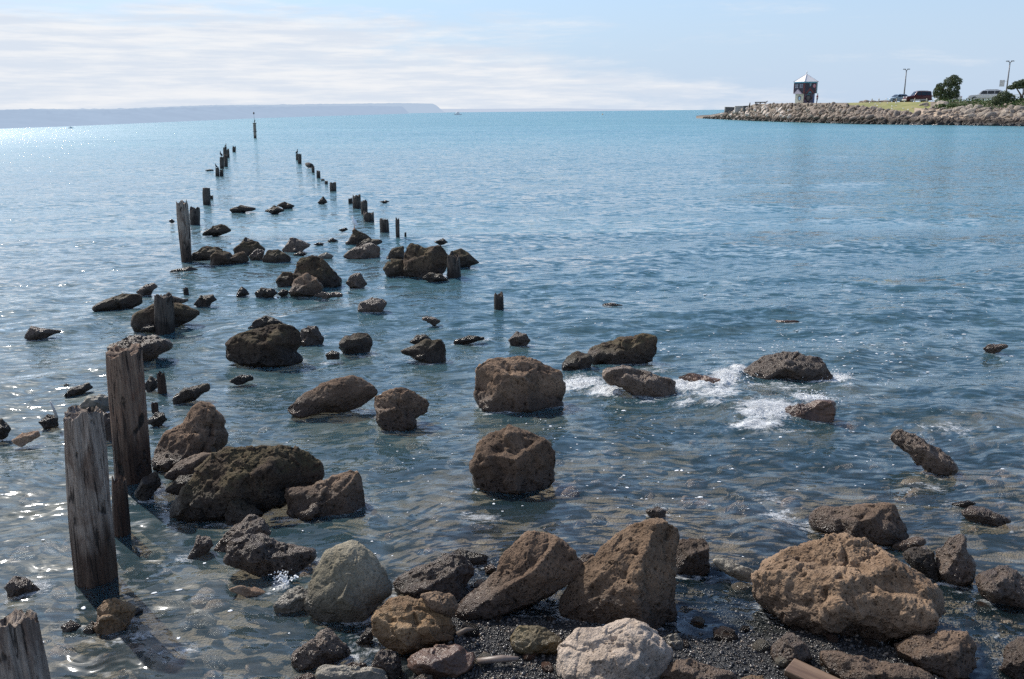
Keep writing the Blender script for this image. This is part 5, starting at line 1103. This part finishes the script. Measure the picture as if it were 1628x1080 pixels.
# ------------------------------------------------------------------ cars
glassm = plain('car_glass', (.02, .025, .03), .08, var=.1); tyre = plain('tyre_rubber', (.02, .02, .02), .8); rimm = plain('rim_metal', (.5, .5, .52), .35, .6)
def car(px, ybot, dy, rz, paint, label, L_=4.2, Wd=1.7, Hh=1.5, suv=False, cladding=None):
    a = crest(px, ybot, dy); o = empty('parked_car', a, label, 'car', 'cars parked on the headland', face_rz(a) + rz)
    pm = plain('car_paint', paint, .28, .1, var=.04); hw = Wd / 2; l = L_ / 2; gr = .32 if suv else .2; bt = Hh * (.6 if suv else .6)
    low = [(-l, gr + .1), (-l + .05, bt - .16), (-l + .35, bt - .07), (-l * .42, bt + .02), (l - .1, bt + .04), (l, bt - .15), (l, gr + .08), (l - .15, gr), (-l + .15, gr)]
    m = MB(); m.prism(low, -hw, hw); body = m.build('body', pm, o, bevel=.06)
    if suv: cab = [(-l * .42, bt), (-l * .18, Hh - .04), (-l * .05, Hh), (l * .86, Hh), (l * .95, Hh - .1), (l * .985, bt)]
    else: cab = [(-l * .5, bt), (-l * .12, Hh - .04), (.0, Hh), (l * .5, Hh - .03), (l * .62, Hh - .1), (l * .92, bt)]
    n = len(cab); ins = .14; Vv = [(x, -hw + .05 + (ins if z > bt + .05 else 0), z) for x, z in cab] + [(x, hw - .05 - (ins if z > bt + .05 else 0), z) for x, z in cab]
    m = MB(); m.add(Vv, [tuple(range(n)), tuple(reversed(range(n, 2 * n)))] + [(i, i + n, (i + 1) % n + n, (i + 1) % n) for i in range(n)]); m.build('cabin', pm, o, bevel=.03)
    x0, x1 = (cab[0][0] + cab[1][0]) / 2, (cab[-1][0] + cab[-2][0]) / 2
    zb_, zt_ = bt + .07, Hh - .12
    for sg in (-1, 1):
        def sy(z): return sg * (hw - .05 - ins * (z - bt) / (Hh - bt) * 1.0 + .025)
        xs_ = [cab[0][0] + .2, x0 + .15 + (x1 - x0) * .30, x0 + .1 + (x1 - x0) * .66, x1 - .12]
        for q in range(3):
            xa, xb = xs_[q] + .03, xs_[q + 1] - .03; xa2 = xa + (.42 if q == 0 else 0); xb2 = xb - (.25 if q == 2 and not suv else 0.03)
            m = MB(); m.add([(xa, sy(zb_), zb_), (xb, sy(zb_), zb_), (xb2, sy(zt_), zt_), (xa2, sy(zt_), zt_)], [(0, 1, 2, 3)]); m.build('side_window', glassm, o)
    def endglass(p, q, nm, sgn):
        m = MB(); f1, f2 = .1, .88; A_ = Vector((p[0], 0, p[1])); B_ = Vector((q[0], 0, q[1])); nrm_ = Vector((-(B_ - A_).z, 0, (B_ - A_).x)).normalized() * sgn * .03
        lo_, hi_ = A_ + (B_ - A_) * f1 + nrm_, A_ + (B_ - A_) * f2 + nrm_
        m.add([lo_ + Vector((0, -hw + .16, 0)), lo_ + Vector((0, hw - .16, 0)), hi_ + Vector((0, hw - .28, 0)), hi_ + Vector((0, -hw + .28, 0))], [(0, 1, 2, 3)]); m.build(nm, glassm, o)
    endglass(cab[0], cab[1], 'windscreen', 1); endglass(cab[-1], cab[-2], 'rear_window', -1)
    wr = .37 if suv else .31
    for sx in (-l * .62, l * .6):
        for sg in (-1, 1):
            m = MB(); m.sweep([(0, -.11, 0), (0, -.1, 0), (0, .1, 0), (0, .11, 0)], [wr * .9, wr, wr, wr * .9], 18); wl = m.build('wheel', tyre, o, (sx, sg * (hw - .08), wr))
            m = MB(); m.sweep([(0, 0, 0), (0, sg * .05, 0)], [wr * .6, wr * .5], 12); m.build('rim', rimm, wl, (0, sg * .085, 0))
    for sg in (-1, 1):
        m = MB(); m.box((-l + .1, sg * (hw - .26), bt - .2), (.16, .36, .16)); m.build('headlight', plain('lamp_glass', (.75, .75, .75), .15), o)
        m = MB(); m.box((l - .03, sg * (hw - .16), bt - .1), (.1, .2, .3)); m.build('tail_light', plain('tail_red', (.4, .03, .03), .2), o)
        m = MB(); m.box((cab[0][0] + .35, sg * (hw + .1), bt + .08), (.14, .2, .14)); m.build('mirror', pm, o, bevel=.02)
    cl = cladding or plain('bumper', [x * .8 for x in paint], .5)
    m = MB(); m.box((-l - .03, 0, gr + .16), (.2, Wd * .98, .26)); m.build('front_bumper', cl, o, bevel=.04)
    m = MB(); m.box((l + .03, 0, gr + .18), (.2, Wd * .98, .26)); m.build('rear_bumper', cl, o, bevel=.04)
    if suv:
        for sg in (-1, 1): m = MB(); m.box((0, sg * (hw + .012), gr + .13), (L_ * .62, .05, .22)); m.build('sill_cladding', cl, o)
        for sg in (-1, 1): m = MB(); m.box((l * .35, sg * .55, Hh + .06), (L_ * .36, .05, .05)); m.build('roof_rail', tyre, o)
    return o
sil = plain('silver_cladding', (.5, .5, .48), .4)
car(1427, 162.9, 23, R(32), (.36, .46, .55), 'pale blue hatchback parked at the left end of the cars', 3.9, 1.65, 1.42)
car(1457.5, 163.3, 22, R(22), (.085, .018, .026), 'dark red four wheel drive with silver lower trim', 4.3, 1.8, 1.9, True, sil)
car(1507, 162.4, 30, R(8), (.68, .68, .7), 'white car mostly hidden behind the dense round tree', 4.1, 1.7, 1.55)
car(1566, 160.9, 23, R(-8), (.66, .66, .69), 'silver estate car with black windows, left of the round bush', 4.8, 1.85, 1.72, True, sil)

# ------------------------------------------------------------------ trees and shrubs on the headland
def leaf_mat(name, ca, cb, cd):
    s = NT(name); tc = s.n('ShaderNodeTexCoord'); n = s.noise(tc.outputs['Object'], 1.6, 4); n2 = s.noise(tc.outputs['Object'], 9, 2)
    c = s.mix(s.ramp(n, .35, .65), c4(ca), c4(cb)); c = s.mix(s.ramp(n2, .55, .75, 0, .7), c, c4(cd)); s.bsdf(Base_Color=c, Roughness=.6); return s.m
def leaves(clumps, n, size, seed):
    rg = np.random.default_rng(seed); Vs = []; wts = np.array([c[3] * c[4] * c[5] for c in clumps]) ** .7; ids = rg.choice(len(clumps), n, p=wts / wts.sum())
    cl = np.array(clumps)[ids]; d = rg.normal(size=(n, 3)); d /= np.linalg.norm(d, axis=1)[:, None]
    r_ = rg.uniform(.35, 1.0, n) ** .5 * (1 + .25 * gnoise(d * 2.3 + ids[:, None] * 3.1, seed)); c = cl[:, :3] + d * cl[:, 3:6] * r_[:, None]
    a = rg.normal(size=(n, 3)) + d * .7; a /= np.linalg.norm(a, axis=1)[:, None]; b = np.cross(a, rg.normal(size=(n, 3))); b /= np.linalg.norm(b, axis=1)[:, None]; b2 = np.cross(a, b)
    sz = size * rg.uniform(.6, 1.4, n)[:, None]
    V = np.stack([c - b * sz, c - b2 * sz * .55, c + b * sz, c + b2 * sz * .55], 1).reshape(-1, 3); return V, np.arange(4 * n).reshape(n, 4)
bark = plain('bark', (.12, .09, .07), .9, scale=4)
def tree(a, clumps, trunks, label, lm, n, size, name='tree', cat='tree', group=None, seed=1):
    o = empty(name, a, label, cat, group, face_rz(a)); V, Fc = leaves(clumps, n, size, seed)
    m = MB()
    for pts, rad in trunks: m.sweep(pts, rad, 8)
    m.build('trunk' if name == 'tree' else 'stem', bark, o, smooth=True); link('crown' if name == 'tree' else 'foliage', mesh_np('crown', V, Fc, False), lm, o); return o
lm1 = leaf_mat('dark_olive_leaf', (.05, .075, .03), (.105, .135, .055), (.19, .2, .10)); lm2 = leaf_mat('bright_shrub_leaf', (.05, .10, .02), (.10, .155, .04), (.17, .2, .06))
a = crest(1503, 162.3, 18); k_ = a[1] / F; rg = random.Random(5)
cl = []
for (px, py, rx, ry) in ((1492, 146, 8, 8), (1500, 150, 9, 8), (1512, 143, 10, 9), (1506, 133, 9, 8), (1516, 132, 8, 6), (1511, 126, 6, 4), (1494, 139, 7, 5), (1515, 152, 7, 6), (1489, 151, 5, 6), (1503, 156, 11, 5)):
    cl.append(((px - 1503) * k_, rg.uniform(-.7, .7), (162.3 - py) * k_, rx * k_, rx * k_, ry * k_))
tree(a, cl, [([(0, 0, -.3), (.05, 0, .6), (-.1, 0, 1.5), (-.6, .1, 2.2)], [.28, .22, .15, .06]), ([(0, 0, .5), (.4, .1, 1.6), (.8, 0, 2.9)], [.18, .12, .05]), ([(0, 0, .6), (-.3, -.2, 1.4), (-1.2, .1, 2.0)], [.14, .1, .04])], 'dense dark round topped tree standing between the parked cars', lm1, 8000, .11)
a = crest(1624, 159.5, 14); k_ = a[1] / F; cl = []
for (px, py, rx, ry) in ((1609, 140, 7, 3.5), (1616, 135, 8, 4), (1625, 132, 9, 4), (1636, 131, 9, 5), (1645, 136, 9, 5), (1630, 138, 8, 4), (1620, 140, 6, 3)): cl.append(((px - 1624) * k_, rg.uniform(-.6, .6), (159.5 - py) * k_, rx * k_, rx * k_, ry * k_))
tree(a, cl, [([(0, 0, -.4), (-.2, 0, .8), (-.9, .1, 1.8), (-1.3, .1, 2.2)], [.16, .12, .08, .04]), ([(.05, 0, -.3), (.1, 0, 1.0), (.0, .1, 2.6)], [.14, .1, .05]), ([(.1, 0, -.3), (.6, 0, .9), (1.2, .1, 2.4)], [.14, .1, .05]), ([(0, 0, .5), (.5, .2, 1.4), (.4, .1, 2.2)], [.08, .06, .03])], 'flat topped tree with splayed bare trunks cut by the right edge', lm1, 5000, .1, seed=4)
a = crest(1593, 166.5, 12); k_ = a[1] / F; cl = [((px - 1593) * k_, rg.uniform(-.4, .4), (166.5 - py) * k_, rx * k_, rx * k_, ry * k_) for (px, py, rx, ry) in ((1586, 160, 9, 7), (1594, 154, 10, 8), (1601, 157, 9, 8), (1592, 163, 14, 5), (1604, 163, 7, 4))]
tree(a, cl, [([(0, 0, -.3), (0, 0, .8)], [.12, .06])], 'rounded dark green bush on the bank below the sign lamp post', lm1, 5000, .09, 'bush', 'bush', seed=7)
for i, (px, py, w_, h_, lb) in enumerate(((1503, 169, 11, 4.5, 'low green shrub at the left end of the planted bank, under the round topped tree'), (1524, 169, 12, 5, 'low green shrub on the bank, second from the left'), (1546, 171, 12, 5.5, 'low green shrub on the bank under the silver car'),
                                  (1566, 173, 10, 5.5, 'light green shrub bulging lowest on the bank left of the rounded bush'), (1616, 170, 12, 6, 'light green shrub on the bank right of the rounded bush'), (1640, 168, 14, 7, 'light green shrub on the bank at the right edge'))):
    a = crest(px, py + 2, 11); k_ = a[1] / F
    cl = [(rg.uniform(-.75, .75) * w_ * k_, rg.uniform(-.6, .6), (rg.uniform(0, .8) * h_) * k_, w_ * .45 * k_, w_ * .4 * k_, h_ * .5 * k_) for _ in range(8)]
    tree(a, cl, [([(0, 0, -.2), (0, 0, .4)], [.06, .03])], lb, lm2, 2600, .075, 'shrub', 'shrub', 'low shrubs on the bank', seed=20 + i)
# creeping ground cover between the shrubs
n = 9000; rgq = np.random.default_rng(5); xq = rgq.uniform(1488, 1760, n); fq = rgq.uniform(1.5, 2.05, n); pq = bw(xq, fq); cl_ = np.concatenate([pq, np.full((n, 3), .12)], 1)
d_ = rgq.normal(size=(n, 3)) * np.array([.25, .25, .12]); c_ = pq + d_ + np.array([0, 0, .1]); a_ = rgq.normal(size=(n, 3)); a_ /= np.linalg.norm(a_, axis=1)[:, None]; b_ = np.cross(a_, rgq.normal(size=(n, 3))); b_ /= np.linalg.norm(b_, axis=1)[:, None]; b2 = np.cross(a_, b_)
V_ = np.stack([c_ - b_ * .12, c_ - b2 * .07, c_ + b_ * .12, c_ + b2 * .07], 1).reshape(-1, 3)
tag(link('ground_cover', mesh_np('ground_cover', V_, np.arange(4 * n).reshape(n, 4), False), lm2), 'creeping green ground cover over the upper bank at the right', 'ground cover', kind='stuff')
# white rail fence at the right edge
a = crest(1622, 157.5, 30); k_ = a[1] / F; fn = empty('rail_fence', a, 'white rail fence behind the flat topped tree at the right edge', 'fence', rz=face_rz(a)); wp = plain('white_paint', (.78, .77, .76), .5, var=.05)
for z_ in (3.2, 6.0): m = MB(); m.box((2 * k_, 0, z_ * k_), (44 * k_, .08, 1.1 * k_)); m.build('rail', wp, fn)
for q in range(5): m = MB(); m.box(((-18 + q * 10) * k_, .1, 3.2 * k_), (.14, .1, 7.5 * k_)); m.build('fence_post', wp, fn)

# ------------------------------------------------------------------ birds
white = plain('white_plumage', (.93, .93, .93), .7, var=.04); greyp = plain('grey_plumage', (.4, .42, .45), .7, var=.05); blackp = plain('black_plumage', (.02, .02, .025), .5, var=.2); orange = plain('orange_bill', (.6, .2, .05), .5)
def bird(name, loc, rz, label, cat, group, shag=False, k=1.0, body_mat=None, upright=False):
    o = empty(name, loc, label, cat, group, rz); o.scale = (k, k, k); bmt = body_mat or (blackp if shag else white)
    if shag: pts, rad = [(.20, 0, .06), (.12, 0, .16), (.03, 0, .28), (-.03, 0, .40), (-.05, 0, .50), (-.03, 0, .58), (-.06, 0, .63), (-.10, 0, .64)], [.02, .05, .09, .085, .045, .035, .04, .02]
    else: pts, rad = [(.20, 0, .15), (.12, 0, .16), (.03, 0, .17), (-.06, 0, .2), (-.10, 0, .26), (-.12, 0, .31), (-.14, 0, .34), (-.175, 0, .34)], [.012, .05, .075, .07, .04, .036, .038, .012]
    if upright: pts, rad = [(.13, 0, .09), (.08, 0, .14), (.03, 0, .22), (-.01, 0, .30), (-.025, 0, .36), (-.03, 0, .40), (-.045, 0, .44), (-.075, 0, .445)], [.012, .055, .085, .08, .05, .045, .05, .015]
    m = MB(); m.sweep(pts, rad, 12); m.build('body', bmt, o, smooth=True)
    hx, hz_ = pts[-1][0], pts[-1][2]
    m = MB(); m.sweep([(hx + .02, 0, hz_), (hx - (.09 if shag else .05), 0, hz_ - .005)], [.014, .004], 6); m.build('bill', orange if not shag else plain('horn_bill', (.3, .25, .15), .5), o)
    for sg in (-1, 1):
        w0 = (.05, .17) if not shag else (.08, .33); m = MB()
        if upright: m.sweep([(-.01, sg * .07, .31), (.04, sg * .085, .24), (.10, sg * .06, .14), (.15, sg * .02, .07)], [.02, .035, .028, .008], 8)
        else: m.sweep([(w0[0] - .12, sg * .062, w0[1] + .03), (w0[0], sg * .078, w0[1] + .01), (w0[0] + .12, sg * .05, w0[1] - (.02 if not shag else .12)), (w0[0] + .2, sg * .015, w0[1] - (.02 if not shag else .2))], [.02, .04, .03, .008], 8); m.build('wing', greyp if not shag else blackp, o, smooth=True)
        m = MB(); m.sweep([(0, sg * .03, .13 if not shag else .2), (.0, sg * .03, 0)], [.01, .009], 6); m.box((-.02, sg * .03, .006), (.06, .04, .012)); m.build('leg', orange if not shag else blackp, o)
    return o
gp = CAM + (atdist(563.5, 364.5, 1.0) - CAM) * float(ground(565, 389)[1] + .45); gk = 19 * float((gp - CAM) @ FW) / F / .36
bird('gull', gp, R(15), 'white gull standing on a dark rock among the middle boulders', 'gull', None, k=gk * .8, upright=True)
m = MB(); 
for i, (px, py) in enumerate(((1382, 165.4), (1394.5, 170), (1399, 165.8), (1410.5, 166), (1418, 171), (1418, 175), (1424, 170.5), (1424.5, 165.8), (1436, 174.8), (1443.5, 176.5), (1450.5, 173.5), (1462, 160.2), (1391, 168))):
    f = np.interp(py, [np.interp(px, CX, CY), np.interp(px, AX, AY)], [2, 1]); p_ = bw(px, f)
    bird('gull', p_, rg.uniform(0, 6.28), 'small white gull resting on the lawn below the parked cars', 'gull', 'gulls resting on the lawn', k=.85)
def on_pile(px, pyfoot, near_y, h_px):      # foot of a perched bird on a pile that stands at forward distance near_y
    p_ = CAM + (atdist(px, pyfoot, 1.0) - CAM) * near_y; return p_, h_px * near_y / F / .64
for (t_, fx_, fy_, by_, hp_, rz_, lb) in (('K', 160, 656, 748, 7.5, R(20), 'black shag on the front left pile of the far cluster'), ('K', 212, 535, 668, 9, R(-30), 'black shag on the middle left pile of the far cluster'), ('K', 266, 432, 580, 6, R(180), 'black shag on the tallest back pile of the far cluster'),
                              ('K', 1036, 508, 616, 8, R(150), 'black shag on the outermost pile of the right row'), ('K', 1208, 646, 720, 4, R(0), 'small black shag on the narrow pile of the right row')):
    q = tp(t_, [(fx_, fy_), (fx_, by_)]); Yp = float(ground(*q[1])[1]); p_, k_ = on_pile(q[0, 0], q[0, 1], Yp, hp_); bird('shag', p_ - np.array([0, 0, .03]), rz_, lb, 'shag', 'shags perched on the far piles', True, k_)
q = tp('K', [(579, 166), (582, 340)]); Yp = float(ground(*q[1])[1]); p_, k_ = on_pile(q[0, 0], q[0, 1], Yp, 4.0); bird('shag', p_, R(170), 'black shag at the foot of the mast on the marker post', 'shag', 'shags perched on the far piles', True, k_)

# ------------------------------------------------------------------ boats and a buoy
def boat(px, pyw, lpx, rz, label):
    a = ground(px, pyw); k_ = lpx * float(a[1]) / F / 7.0; o = empty('motor_boat', a, label, 'boat', 'boats far out', face_rz(a) + rz); o.scale = (k_, k_, k_)
    hull = plain('boat_white', (.92, .92, .92), .5, var=.02); st = [(-3.5, .02, .95, 1.2), (-2.4, .7, .3, 1.1), (-1, 1.1, -.1, 1.0), (1.5, 1.2, -.1, .9), (3.4, 1.1, -.05, .85)]
    V = []; 
    for x, hw, kz, dk_ in st: V += [(x, 0, kz - .25), (x, -hw * .8, kz + .15), (x, -hw, dk_), (x, hw, dk_), (x, hw * .8, kz + .15)]
    Fs = [(0, 1, 2, 3, 4), (20, 21, 22, 23, 24)] + [(i * 5 + j, i * 5 + (j + 1) % 5, i * 5 + 5 + (j + 1) % 5, i * 5 + 5 + j) for i in range(4) for j in range(5)]
    m = MB(); m.add(V, Fs); m.build('hull', hull, o)
    m = MB(); m.prism([(-1.6, .98), (-.9, 2.0), (1.4, 2.1), (1.5, .9)], -.85, .85); cb = m.build('cabin', hull, o, bevel=.06)
    m = MB(); m.prism([(-1.3, 1.5), (-1.08, 1.8), (1.1, 1.82), (1.1, 1.52)], -.87, .87); m.build('window', glassm, cb)
    m = MB(); m.box((.5, 0, 2.45), (2.4, 1.7, .08)); [m.box((x, y, 2.25), (.06, .06, .4)) for x in (-.5, 1.5) for y in (-.7, .7)]; m.sweep([(.9, 0, 2.4), (1.0, 0, 3.4)], [.04, .02], 6); m.build('flybridge', hull, cb)
    m = MB(); m.sweep([(-3.3, 0, 1.5), (-2, -.9, 1.45), (-1, -1.05, 1.35)], [.03] * 3, 6); m.sweep([(-3.3, 0, 1.5), (-2, .9, 1.45), (-1, 1.05, 1.35)], [.03] * 3, 6); m.build('railing', rimm, o)
boat(727.5, 183, 13, R(10), 'white motor boat with a cabin under the end of the headland')
boat(112.5, 204.2, 8, R(190), 'tiny pale motor boat at the far left in front of the hills')
a = ground(958, 182.8); k_ = a[1] / F; m = MB(); m.sweep([(0, 0, -.4 * k_), (0, 0, .5 * k_), (0, 0, 1.2 * k_), (0, 0, 2.2 * k_)], [1 * k_, 1.1 * k_, .8 * k_, .15 * k_], 10); tag(m.build('buoy', plain('yellow_buoy', (.6, .42, .2), .5), None, a, True), 'small yellowish buoy floating far out near the horizon', 'buoy')
